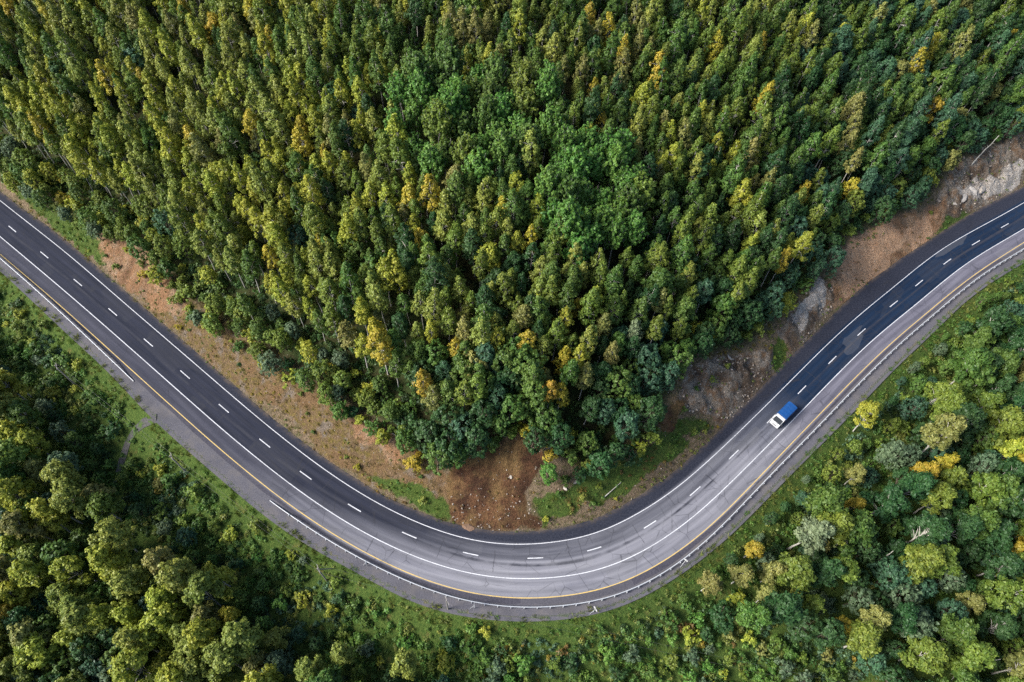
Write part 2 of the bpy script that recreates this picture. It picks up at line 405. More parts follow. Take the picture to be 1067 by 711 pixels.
SB0, SB1 = s_at((330, 525)), s_at((850, 415))     # where the old, paler surface of the bend starts and ends
ST0, ST1 = s_at((150, 375)), s_at((455, 590))
def asphalt_material():  # the blue cast of these surfaces is sky reflection painted into the albedo
    k = NT('asphalt'); p = k.pos(); a, u = k.attr('along'), k.attr('across')
    cv = k.n('ShaderNodeCombineXYZ'); k.l(k.math('MULTIPLY', a, .045), cv.inputs[0]); k.l(u, cv.inputs[1])
    streak = k.noise(1.3, 4, 0.6, cv.outputs[0]); fine = k.noise(3.0, 3, 0.7, p); blot = k.noise(0.16, 4, 0.6, p); grit = k.noise(14, 2, .6, p)
    cl = k.n('ShaderNodeCombineXYZ'); k.l(k.math('MULTIPLY', a, .02), cl.inputs[0]); k.l(k.math('MULTIPLY', u, .35), cl.inputs[1])
    patch = k.noise(1.0, 3, 0.5, cl.outputs[0])
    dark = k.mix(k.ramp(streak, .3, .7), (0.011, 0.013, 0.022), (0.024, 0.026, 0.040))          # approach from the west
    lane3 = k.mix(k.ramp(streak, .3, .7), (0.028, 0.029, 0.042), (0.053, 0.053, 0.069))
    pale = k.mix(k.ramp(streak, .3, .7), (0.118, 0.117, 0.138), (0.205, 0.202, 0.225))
    new = k.mix(k.ramp(streak, .3, .7), (0.0045, 0.011, 0.027), (0.010, 0.021, 0.045))           # fresh overlay to the east, its blue is sky reflection put into the colour
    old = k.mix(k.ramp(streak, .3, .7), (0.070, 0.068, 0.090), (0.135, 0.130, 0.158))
    jit = k.math('MULTIPLY', k.math('SUBTRACT', patch, .5), 26.0)
    as_ = k.math('ADD', a, jit)
    right = k.ramp(a, SB1 - 22, SB1 - 2)
    in_lane = k.ramp(u, -0.12, 0.12)                      # 1 in the two hill-side lanes
    c = k.mix(in_lane, lane3, dark)
    # worn pale surface through the bend; its west edge runs slantwise across the lanes
    wst = k.math('SUBTRACT', as_, k.math('MULTIPLY', u, 5.0))
    bend = k.ramp(wst, SB0 - 10, SB0 + 30)
    lane1 = k.ramp(u, 3.0, 3.5)
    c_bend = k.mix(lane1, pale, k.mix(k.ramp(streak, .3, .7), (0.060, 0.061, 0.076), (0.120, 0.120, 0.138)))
    c = k.mix(bend, c, c_bend)
    c = k.mix(right, c, k.mix(in_lane, old, new))
    # edges: hard shoulder dark on the hill side, dark strip between yellow line and rail
    sh_in = k.ramp(u, 6.25, 6.7); c = k.mix(sh_in, c, k.mix(k.ramp(fine, .35, .65), (0.013, 0.015, 0.024), (0.030, 0.032, 0.045)))
    yl = k.ramp(k.math('MULTIPLY', u, -1), 3.25, 3.5); c = k.mix(yl, c, k.mix(k.ramp(fine, .35, .65), (0.040, 0.038, 0.050), (0.064, 0.061, 0.075)))
    # wheel paths, seam near the dashed line, grime
    seam = k.ramp(k.math('ABSOLUTE', k.math('ADD', k.math('SUBTRACT', u, 2.5), k.math('MULTIPLY', k.math('SUBTRACT', patch, .5), 2.6))), 0.34, 0.10)
    c = k.mix(k.math('MULTIPLY', seam, k.ramp(blot, .36, .6)), c, (0.034, 0.035, 0.046))
    for off, amt in ((1.55, .22), (4.6, .22), (-1.5, .25)):
        wp = k.ramp(k.math('ABSOLUTE', k.math('SUBTRACT', u, off)), 0.9, 0.2)
        c = k.mix(k.math('MULTIPLY', wp, amt), c, k.mix(1.0, c, (1.5, 1.48, 1.46), 'MULTIPLY'))
    c = k.mix(k.math('MULTIPLY', k.ramp(blot, .5, .75), .5), c, k.mix(1.0, c, (.6, .62, .66), 'MULTIPLY'))
    vor = k.n('ShaderNodeTexVoronoi', feature='DISTANCE_TO_EDGE'); vor.inputs['Scale'].default_value = 0.30
    k.l(k.noise(0.5, 3, .6, p, 'Color'), vor.inputs['Vector']) if False else k.l(p, vor.inputs['Vector'])
    crack = k.math('MULTIPLY', k.ramp(vor.outputs['Distance'], 0.02, 0.006), k.ramp(blot, .44, .56))
    c = k.mix(k.math('MULTIPLY', crack, .55), c, (0.025, 0.025, 0.03))
    cell = k.math('FLOOR', k.math('MULTIPLY', a, 1 / 11.0)); wn = k.n('ShaderNodeTexWhiteNoise', noise_dimensions='1D'); k.l(cell, wn.inputs['W'])
    wig = k.math('MULTIPLY', k.math('SUBTRACT', k.noise(.9, 3, .6, p), .5), .8)
    pos_ = k.math('MULTIPLY', k.math('ADD', cell, wn.outputs['Value']), 11.0)
    dx = k.math('ABSOLUTE', k.math('ADD', k.math('SUBTRACT', a, pos_), wig))
    wn2 = k.n('ShaderNodeTexWhiteNoise', noise_dimensions='1D'); k.l(k.math('ADD', cell, 37.0), wn2.inputs['W'])
    tr = k.math('MULTIPLY', k.ramp(dx, .11, .03), k.ramp(k.math('ABSOLUTE', k.math('SUBTRACT', u, k.math('SUBTRACT', k.math('MULTIPLY', wn2.outputs['Value'], 8.0), 2.0))), 2.1, 1.9))
    c = k.mix(k.math('MULTIPLY', tr, .6), c, (0.03, 0.03, 0.036))
    cp = k.n('ShaderNodeCombineXYZ'); k.l(k.math('MULTIPLY', a, .11), cp.inputs[0]); k.l(k.math('MULTIPLY', u, .33), cp.inputs[1])
    pv = k.n('ShaderNodeTexVoronoi', distance='CHEBYCHEV'); pv.inputs['Scale'].default_value = 1.0; k.l(cp.outputs[0], pv.inputs['Vector'])
    pr = k.n('ShaderNodeSeparateColor'); k.l(pv.outputs['Color'], pr.inputs[0])
    c = k.mix(k.math('MULTIPLY', k.math('MULTIPLY', k.ramp(pr.outputs[0], .80, .82), k.ramp(u, 6.2, 6.1)), .16), c, (0.05, 0.05, 0.056)); c = k.mix(k.math('MULTIPLY', k.math('MULTIPLY', k.ramp(pr.outputs[1], .84, .86), k.math('MULTIPLY', k.ramp(u, 6.2, 6.1), bend)), .12), c, (0.22, 0.215, 0.22))
    for off in (.8, 2.3, 3.9, 5.4, -.8, -2.2):
        wp = k.ramp(k.math('ABSOLUTE', k.math('ADD', k.math('SUBTRACT', u, off), k.math('MULTIPLY', k.math('SUBTRACT', patch, .5), .5))), .42, .1); c = k.mix(k.math('MULTIPLY', wp, .16), c, (0.035, 0.035, 0.042))
    c = k.mix(k.math('MULTIPLY', k.ramp(fine, .62, .78), .35), c, k.mix(1.0, c, (1.6, 1.6, 1.6), 'MULTIPLY'))
    dirt = k.math('MULTIPLY', k.ramp(k.math('ADD', k.attr('to_soil'), k.math('MULTIPLY', k.math('SUBTRACT', fine, .5), 2.2)), .9, .1), k.ramp(k.noise(.6, 4, .6, p), .35, .6))
    c = k.mix(k.math('MULTIPLY', dirt, .9), c, k.mix(k.ramp(grit, .4, .6), (0.055, 0.042, 0.034), (0.13, 0.10, 0.08)))
    return k.done(k.bsdf(c, k.math('ADD', .62, k.math('MULTIPLY', fine, .25)), 0.10, bump=grit, bstr=.25, bdist=.02))
SR0, SR1 = SA[0] + 5, SA[-1] - 5
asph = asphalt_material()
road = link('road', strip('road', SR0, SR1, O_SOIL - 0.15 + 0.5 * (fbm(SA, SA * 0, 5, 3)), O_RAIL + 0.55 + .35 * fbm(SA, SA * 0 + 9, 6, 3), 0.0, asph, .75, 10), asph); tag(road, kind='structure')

def gravel_material():
    k = NT('gravel_shoulder'); p = k.pos(); n = k.noise(5, 4, .7, p); b = k.noise(.3, 4, .6, p); g = k.noise(0.12, 3, .6, p)
    c = k.mix(k.ramp(n, .3, .7), (0.055, 0.053, 0.064), (0.115, 0.111, 0.126))
    c = k.mix(k.math('MULTIPLY', k.ramp(b, .45, .7), .6), c, (0.13, 0.115, 0.105))
    c = k.mix(k.math('MULTIPLY', k.ramp(g, .52, .62), .5), c, (0.06, 0.058, 0.066))
    c = k.mix(k.ramp(n, .66, .74), c, (0.32, 0.31, 0.31))
    return k.done(k.bsdf(c, .95, .15, bump=n, bstr=.6, bdist=.08))
gravm = gravel_material()
sh = link('road_shoulder', strip('road_shoulder', SR0, SR1, O_EDGE - 0.4, O_RAIL + 0.9, -0.015, gravm, 1.5, 3), gravm); tag(sh, kind='structure')

def paint_material(name, col, wear=.45):
    k = NT(name); p = k.pos(); n = k.noise(2.5, 4, .7, p); b = k.noise(.25, 3, .6, p)
    w = k.math('MAXIMUM', k.ramp(k.math('ADD', k.math('MULTIPLY', n, .6), k.math('MULTIPLY', b, .4)), .46, .66), k.ramp(k.noise(7, 3, .7, p), .56, .64))
    return k.done(k.bsdf(k.mix(k.math('MULTIPLY', w, wear), col, (0.16, 0.155, 0.16)), .6, .3))
white, yellow = paint_material('white_road_paint', (0.54, 0.54, 0.56), .65), paint_material('yellow_road_paint', (0.52, 0.36, 0.11), .6)
def line(name, off, w, mat, s0=SR0, s1=SR1, z=.006):
    o = link(name, strip(name, s0, s1, off - w / 2, off + w / 2, z, mat, 1.5), mat); tag(o, kind='structure'); return o
line('road_edge_line', O_IN, .14, white)
line('road_centre_line', O_IN * 0.0 + 0.0, .16, white)
line('road_edge_line_yellow', O_YEL, .17, yellow)
ds, _ = near(flat(dash_px)); dl = []
ds = np.r_[ds[0] - 12 * np.arange(9, 0, -1), ds, ds[-1] + 12 * np.arange(1, 10)]
for s in ds:
    me = strip('x', s, s + 3.1, at(O_DASH, s) - .09, at(O_DASH, s) + .09, .006, white, 1.0, uv=False)
    v = np.empty(len(me.vertices) * 3, np.float32); me.vertices.foreach_get('co', v)
    f = np.empty(len(me.polygons) * 4, np.int32); me.loops.foreach_get('vertex_index', f); dl.append((v.reshape(-1, 3), f.reshape(-1, 4)))
    bpy.data.meshes.remove(me)
o = link('road_lane_line', mesh_from('road_lane_line', *join_arrays(dl)), white); tag(o, kind='structure')

# the side track that leaves the lay-by
tp = hit([(163, 436), (150, 441), (140, 450), (133, 462), (128, 478), (122, 496), (113, 515)])
tv = []
for i in range(len(tp)):
    d = tp[min(i + 1, len(tp) - 1)] - tp[max(i - 1, 0)]; d[2] = 0; d /= np.linalg.norm(d); n = np.array([-d[1], d[0], 0])
    for w in np.array((-.95, -.3, .3, .95)) * (1 - .08 * i + .12 * math.sin(i * 2.1)):
        q_ = tp[i] + n * w; q_[2] = max(hz(q_[:2])[0] + .10, -99); tv.append(q_)
i = np.arange(len(tv)).reshape(-1, 4)
tf = np.stack([i[:-1, :-1], i[:-1, 1:], i[1:, 1:], i[1:, :-1]], -1).reshape(-1, 4)
def track_material():
    k = NT('dirt_track'); p = k.pos(); n = k.noise(2.5, 5, .75, p)
    c = k.mix(k.ramp(n, .35, .6), (0.035, 0.036, 0.030), (0.085, 0.080, 0.082)); return k.done(k.bsdf(k.mix(k.ramp(k.noise(.9, 4, .7, p), .5, .6), c, (0.05, 0.085, 0.02)), .95, .1, bump=n))
o = link('track', mesh_from('track', tv, tf), track_material()); tag(o, kind='structure')
# ------------------------------------------------------------------ trees: one prototype mesh per shape, copied below
def leaf_cards(P, Nrm, size, asp, R):
    """rhombic leaf sprays centred on P, facing Nrm"""
    n = len(P); r = R.normal(size=(n, 3))
    Nrm = Nrm / np.linalg.norm(Nrm, axis=1)[:, None]
    A = np.cross(Nrm, r); A /= np.linalg.norm(A, axis=1)[:, None] + 1e-9; B = np.cross(Nrm, A)
    sz = (size * R.uniform(.5, 1.5, n) ** 1.15)[:, None]
    bend = Nrm * sz * .22
    V = np.stack([P - A * sz * asp - bend, P - B * sz * .55, P + A * sz * asp - bend, P + B * sz * .55], 1).reshape(-1, 3)
    F = np.arange(4 * n).reshape(n, 4)
    return V, F

def tube(pts, rad, k=6):
    V, F = [], []; pts = np.asarray(pts, float)
    for i, p in enumerate(pts):
        d = pts[min(i + 1, len(pts) - 1)] - pts[max(i - 1, 0)]; d /= np.linalg.norm(d) + 1e-9
        a = np.cross(d, (0.31, .95, .05)); a /= np.linalg.norm(a); b = np.cross(d, a)
        for j in range(k):
            t = 2 * math.pi * j / k; V.append(p + rad[i] * (math.cos(t) * a + math.sin(t) * b))
    for i in range(len(pts) - 1):
        for j in range(k):
            F.append((i * k + j, i * k + (j + 1) % k, (i + 1) * k + (j + 1) % k, (i + 1) * k + j))
    V.append(pts[-1]); c = len(V) - 1; o = (len(pts) - 1) * k
    for j in range(0, k, 2): F.append((o + j, o + (j + 1) % k, o + (j + 2) % k, c))
    return np.array(V), np.array(F)

def make_tree(kind, seed):
    """-> trunk (V,F), crown (V,F,rand)  for a tree with its base at the origin"""
    R = np.random.default_rng(seed); T_, ls = [], []
    clumps = []                                # centre, radius, outward, number of sprays
    bendv = R.normal(0, .35, 2)
    def stem(h, k=8, r0=.14):
        z = np.linspace(-.6, h, k); f = np.clip(z / h, 0, 1)
        p = np.c_[bendv[0] * f ** 1.6 + R.normal(0, .05, k), bendv[1] * f ** 1.6 + R.normal(0, .05, k), z]
        T_.append(tube(p, r0 * (1 - .85 * f))); return p
    def limb(a, b, r):
        m = (np.asarray(a) + b) / 2 + np.array([0, 0, .12 * np.linalg.norm(np.asarray(b) - a)])
        T_.append(tube([a, m, b], [r, r * .7, r * .25], 5))
    if kind in ('birch', 'aspen'):             # slim upright crown on a long pale stem
        H = R.uniform(12.5, 15.5); base = H * R.uniform(.38, .54); Rm = R.uniform(1.25, 1.75) * (1.0 if kind == 'birch' else 1.1)
        st = stem(H * .97, 9, .15)
        n = int(R.uniform(88, 108))
        for i in range(n):
            t = R.beta(1.25, 1.15); prof = (math.sin(math.pi * min(1, (t * .93 + .07)) ** .80)) ** .75
            lob = 1 + .28 * math.sin(3 * (R.uniform() + t * 2.3) * 2 * math.pi)
            rr = Rm * prof * lob * R.uniform(.35, 1.0) ** .5; a = R.uniform(0, 2 * math.pi)
            z = base + t * (H - base); ax = np.array([np.interp(z, st[:, 2], st[:, 0]), np.interp(z, st[:, 2], st[:, 1])])
            c = np.array([ax[0] + rr * math.cos(a), ax[1] + rr * math.sin(a), z - .3 * rr + R.normal(0, .12)])
            clumps.append((c, R.uniform(.26, .58), np.array([math.cos(a), math.sin(a), .35]), int(R.uniform(22, 40))))
            if i % 4 == 0: limb(np.r_[ax, z - .9], c, .045)
        size = .165
    elif kind == 'broad':                      # wide loose crown of a roadside birch
        H = R.uniform(11.5, 14.5); Rm = R.uniform(1.9, 2.8); base = H * .30; st = stem(H * .74, 9, .19)
        nl = int(R.uniform(22, 30)); lobes = []
        for i in range(nl):
            a = i * 2.4 + R.uniform(-1.0, 1.0); t = np.clip((i + .5) / nl + R.normal(0, .07), .02, .98); zz = base + (H - base) * (.22 + .74 * t)
            rr = Rm * math.sqrt(max(.03, 1 - (t * .98) ** 1.7)) * R.uniform(.45, 1.15)
            lobes.append((np.array([rr * math.cos(a) + bendv[0], rr * math.sin(a) + bendv[1], zz]), R.uniform(.45, 1.05)))
            ax = np.array([np.interp(zz - 2, st[:, 2], st[:, 0]), np.interp(zz - 2, st[:, 2], st[:, 1])]); limb(np.r_[ax, zz - 2.0], lobes[-1][0], .07)
        for c, r in lobes:
            for j in range(int(17 * r * R.uniform(.7, 1.15)) + 3):
                d = R.normal(size=3); d[2] = abs(d[2]) * .9 - .25; d /= np.linalg.norm(d)
                out = d + .5 * np.array([c[0], c[1], 1.5]) / Rm
                clumps.append((c + d * r * R.uniform(.35, 1.2) * (1, 1, .9), R.uniform(.28, .62), out, int(R.uniform(15, 27))))
        size = .20
    elif kind == 'poplar':                     # full rounded head built of many upright shoots
        H = R.uniform(12.5, 15.5); Rm = R.uniform(2.6, 3.3); base = H * .36; st = stem(H * .8, 8, .2)
        for i in range(int(R.uniform(40, 50))):
            a = i * 2.39996 + R.uniform(-.3, .3); f = math.sqrt((i + .5) / 45); rr = Rm * f * R.uniform(.8, 1.05)
            top = base + (H - base) * math.sqrt(max(.05, 1 - .80 * f ** 2.2)) * R.uniform(.86, 1.06)
            root = np.array([bendv[0] * .6 + .45 * rr * math.cos(a), bendv[1] * .6 + .45 * rr * math.sin(a), top - R.uniform(2.6, 3.8)])
            tip = np.array([bendv[0] * .6 + rr * math.cos(a), bendv[1] * .6 + rr * math.sin(a), top])
            T_.append(tube([root, (root + tip) / 2 + (0, 0, -.1), tip], [.05, .03, .01], 4))
            for j in range(7):
                t = .18 + .82 * j / 6; c = root + (tip - root) * t + R.normal(0, .16, 3); w = .52 * (1.15 - t) + .13
                clumps.append((c, w, np.array([math.cos(a) * f, math.sin(a) * f, .7]), int(R.uniform(11, 18))))
        size = .20
    elif kind == 'alder':                      # dense rounded dark crown
        H = R.uniform(8, 11); Rm = R.uniform(2.0, 2.7); base = H * .2; st = stem(H * .85, 7, .14)
        for i in range(int(R.uniform(150, 185))):
            a = R.uniform(0, 2 * math.pi); t = R.uniform(0, 1) ** .8; prof = math.sqrt(max(0, 1 - (2 * t * .95 - .75) ** 2 / 1.6))
            lob = 1 + .22 * math.sin(4 * a + 5 * t + seed) + .15 * math.sin(7 * a - 8 * t)
            rr = Rm * prof * lob * R.uniform(.5, 1) ** .4; z = base + t * (H - base)
            c = np.array([bendv[0] + rr * math.cos(a), bendv[1] + rr * math.sin(a), z])
            clumps.append((c, R.uniform(.28, .46), np.array([math.cos(a), math.sin(a), .2 + t]), int(R.uniform(15, 24))))
            if i % 9 == 0: limb(np.array([bendv[0] * .4, bendv[1] * .4, base + t * 2]), c, .05)
        size = .20
    elif kind == 'willow':                     # greyish rounded crown of fine drooping sprays, several stems
        H = R.uniform(6.5, 9); Rm = R.uniform(1.9, 2.6)
        for i in range(5):
            a = i * 1.26 + R.uniform(-.3, .3); e = np.array([math.cos(a) * Rm * .55, math.sin(a) * Rm * .55, H * R.uniform(.7, .9)])
            T_.append(tube([(0.1 * math.cos(a), .1 * math.sin(a), -.5), e * (.4, .4, .5), e], [.09, .07, .03], 5))
        for i in range(int(R.uniform(140, 175))):
            a = R.uniform(0, 2 * math.pi); t = R.uniform(0, 1); el = math.acos(1 - t * 1.25)
            lob = 1 + .2 * math.sin(5 * a + 3 * el + seed)
            d = np.array([math.sin(el) * math.cos(a), math.sin(el) * math.sin(a), math.cos(el)])
            c = d * (Rm * lob, Rm * lob, H * .52) * R.uniform(.6, 1.02) + (0, 0, H * .46)
            clumps.append((c, R.uniform(.26, .44), d + (0, 0, .25), int(R.uniform(16, 26))))
        size = .18
    else:                                      # shrub
        H = R.uniform(2.0, 3.2); Rm = R.uniform(1.1, 1.6)
        for i in range(5):
            a = i * 1.26; e = np.array([math.cos(a) * Rm * .6, math.sin(a) * Rm * .6, H * .7]); T_.append(tube([(0, 0, -.3), e * .5, e], [.04, .03, .012], 4))
        for i in range(int(R.uniform(34, 50))):
            a = R.uniform(0, 2 * math.pi); el = math.acos(1 - R.uniform(0, 1)); lob = 1 + .3 * math.sin(3 * a + seed)
            d = np.array([math.sin(el) * math.cos(a), math.sin(el) * math.sin(a), math.cos(el)])
            clumps.append((d * (Rm * lob, Rm * lob, H * .62) * R.uniform(.5, 1) + (0, 0, H * .3), R.uniform(.22, .4), d + (0, 0, .4), int(R.uniform(12, 20))))
        size = .17
    P, Nn, rd = [], [], []
    for c, r, out, n in clumps:
        g = R.normal(size=(n, 3)); g /= np.linalg.norm(g, axis=1)[:, None]; g *= (R.uniform(0, 1, n) ** .4)[:, None]
        p = c + g * r * (1, 1, 1.15)
        P.append(p); o = out / (np.linalg.norm(out) + 1e-9)
        Nn.append(.7 * g + .7 * o + R.normal(0, .55, (n, 3)) + (0, 0, .35)); rd.append(np.clip(R.uniform(.2, .8) + R.normal(0, .12, n), 0, 1))
    P, Nn, rd = np.vstack(P), np.vstack(Nn), np.concatenate(rd)
    V, F = leaf_cards(P, Nn, size, 1.0, R)
    tv, tf = join_arrays(T_)
    return (tv, tf), (V, F, np.repeat(rd, 4))

def leaf_material(name='foliage'):
    k = NT(name); tint = k.attr('tint', 'INSTANCER', 'Color'); r = k.attr('leaf_rand')
    h = k.n('ShaderNodeHueSaturation'); k.put(h.inputs['Color'], tint)
    k.put(h.inputs['Value'], k.math('ADD', .60, k.math('MULTIPLY', r, .85)))
    k.put(h.inputs['Hue'], k.math('ADD', k.math('MULTIPLY', k.math('SUBTRACT', r, .5), -.045), k.math('ADD', .485, k.math('MULTIPLY', k.n('ShaderNodeObjectInfo').outputs['Random'], .03))))
    b = k.bsdf(h.outputs[0], .50, .28)
    tr = k.n('ShaderNodeBsdfTranslucent'); k.put(tr.inputs[0], k.mix(.5, h.outputs[0], (0.14, 0.16, 0.02)))
    mx = k.n('ShaderNodeMixShader'); mx.inputs[0].default_value = .30; k.l(b.outputs[0], mx.inputs[1]); k.l(tr.outputs[0], mx.inputs[2])
    return k.done(mx)
def bark_material(name, a, b):
    k = NT(name); oc = k.n('ShaderNodeTexCoord').outputs['Object']
    n = k.noise(2.0, 4, .7, k.scaled(oc, (1.5, 1.5, 4)))
    return k.done(k.bsdf(k.mix(k.ramp(n, .52, .64), a, b), .8, .2))
LEAF = leaf_material(); PALE_BARK = bark_material('pale_bark', (0.38, 0.36, 0.32), (0.09, 0.08, 0.07)); BROWN_BARK = bark_material('brown_bark', (0.13, 0.105, 0.08), (0.06, 0.05, 0.04))
NPROTO = {'birch': 10, 'aspen': 8, 'broad': 7, 'poplar': 5, 'alder': 7, 'willow': 6, 'shrub': 6}
PROTO = {}
for kd, n in NPROTO.items():
    for i in range(n):
        (tv, tf), (lv, lf, lr) = make_tree(kd, 100 * i + sum(map(ord, kd)))
        tm = mesh_from('trunk', tv, tf); tm.materials.append(BROWN_BARK if kd in ('alder', 'willow', 'shrub') else PALE_BARK)
        lm = mesh_from('crown', lv, lf, False); fattr(lm, 'leaf_rand', lr); lm.materials.append(LEAF)
        PROTO.setdefault(kd, []).append((tm, lm, (tv, tf), (lv, lf, lr)))

# ---- colours (linear albedo) and what they are called
TINTS = {
    'olive green': (0.122, 0.172, 0.026), 'mid green': (0.074, 0.136, 0.025), 'dark green': (0.032, 0.080, 0.024), 'yellow green': (0.262, 0.288, 0.034),
    'golden yellow': (0.350, 0.292, 0.032), 'orange gold': (0.360, 0.255, 0.034), 'khaki': (0.200, 0.202, 0.054), 'grey green': (0.092, 0.142, 0.074),
    'bluish green': (0.044, 0.104, 0.054), 'bright green': (0.088, 0.192, 0.032), 'pale grey green': (0.150, 0.185, 0.098), 'light olive': (0.192, 0.228, 0.042),
}
def pick(R, w):
    ks = list(w); p = np.array([w[k] for k in ks], float); return ks[R.choice(len(ks), p=p / p.sum())]

# ---- where they stand: dart throwing on the ground, spacing by place
def scatter(test, lo, hi, rmin, tries, taken, R):
    """taken: list of (x, y, r); grid-hashed"""
    cell = 3.0; grid = {}
    for t in taken: grid.setdefault((int(t[0] // cell), int(t[1] // cell)), []).append(t)
    cand = R.uniform(lo, hi, (tries, 2)); ok = test(cand); rr = rmin(cand) if callable(rmin) else np.full(tries, rmin)
    out = []
    for c, o, r in zip(cand, ok, rr):
        if not o: continue
        ix, iy = int(c[0] // cell), int(c[1] // cell); good = True
        for a in range(-2, 3):
            for b in range(-2, 3):
                for t in grid.get((ix + a, iy + b), ()):
                    m = max(.5 * (r + t[2]), 0.0)
                    if (t[0] - c[0]) ** 2 + (t[1] - c[1]) ** 2 < m * m: good = False; break
                if not good: break
            if not good: break
        if good:
            t = (c[0], c[1], r); grid.setdefault((ix, iy), []).append(t); taken.append(t); out.append((c[0], c[1]))
    return out

def zone_px(P, polys):
    px, _ = project(P); return np.any([in_poly(px, p) for p in polys], axis=0)
POPLAR_PX = [[(418, 95), (440, 78), (470, 70), (520, 74), (575, 78), (588, 120), (575, 160), (520, 170), (480, 182), (435, 170), (412, 135)],
             [(560, 172), (590, 148), (640, 142), (672, 190), (668, 245), (610, 262), (570, 230)]]
MARGIN = 55
def base_ok(P, a0, a1):
    z, s, u = height(P); a = u - at(O_SOIL, s) - at(WB, s)
    px, dep = project(np.c_[P, z + 8])
    vis = (px[:, 0] > -MARGIN) & (px[:, 0] < PW + MARGIN) & (px[:, 1] > -MARGIN - 25) & (px[:, 1] < PH + MARGIN)
    return vis & (a > a0) & (a < a1)
def out_ok(P, v0, v1):
    z, s, u = height(P); v = at(O_EDGE, s) - u
    px, dep = project(np.c_[P, z + 6])
    vis = (px[:, 0] > -MARGIN) & (px[:, 0] < PW + MARGIN) & (px[:, 1] > -MARGIN) & (px[:, 1] < PH + MARGIN)
    return vis & (v > v0) & (v < v1), s, v

TREES = []                                     # dicts: kind, xy, colour, scale, zone
taken = []
R = np.random.default_rng(3)
def add(kind, xy, colour, sc, zone, proto=None, tilt=None):
    TREES.append(dict(kind=kind, x=xy[0], y=xy[1], z=float(hz(xy)[0]) - .05, colour=colour, sc=sc, zone=zone, rz=R.uniform(0, 6.283),
                      proto=int(R.integers(NPROTO[kind])) if proto is None else proto, tilt=tilt))
def add_px(kind, px, colour, sc, zone, hgt):
    """a tree picked out by eye: px is where the middle of its crown shows"""
    b = np.array(hit([px])[0])
    for _ in range(12):                        # slide the base until the crown middle is under the pixel
        z = hz(b[:2])[0]; m = np.array([b[0], b[1], z + hgt]); p, dep = project(m[None]); d = np.array(px) - p[0]
        step = flat([np.array(px)], z + hgt)[0] - m[:2]; b[:2] += step * .8
    taken.append((b[0], b[1], 3.0)); add(kind, b[:2], colour, sc, zone)

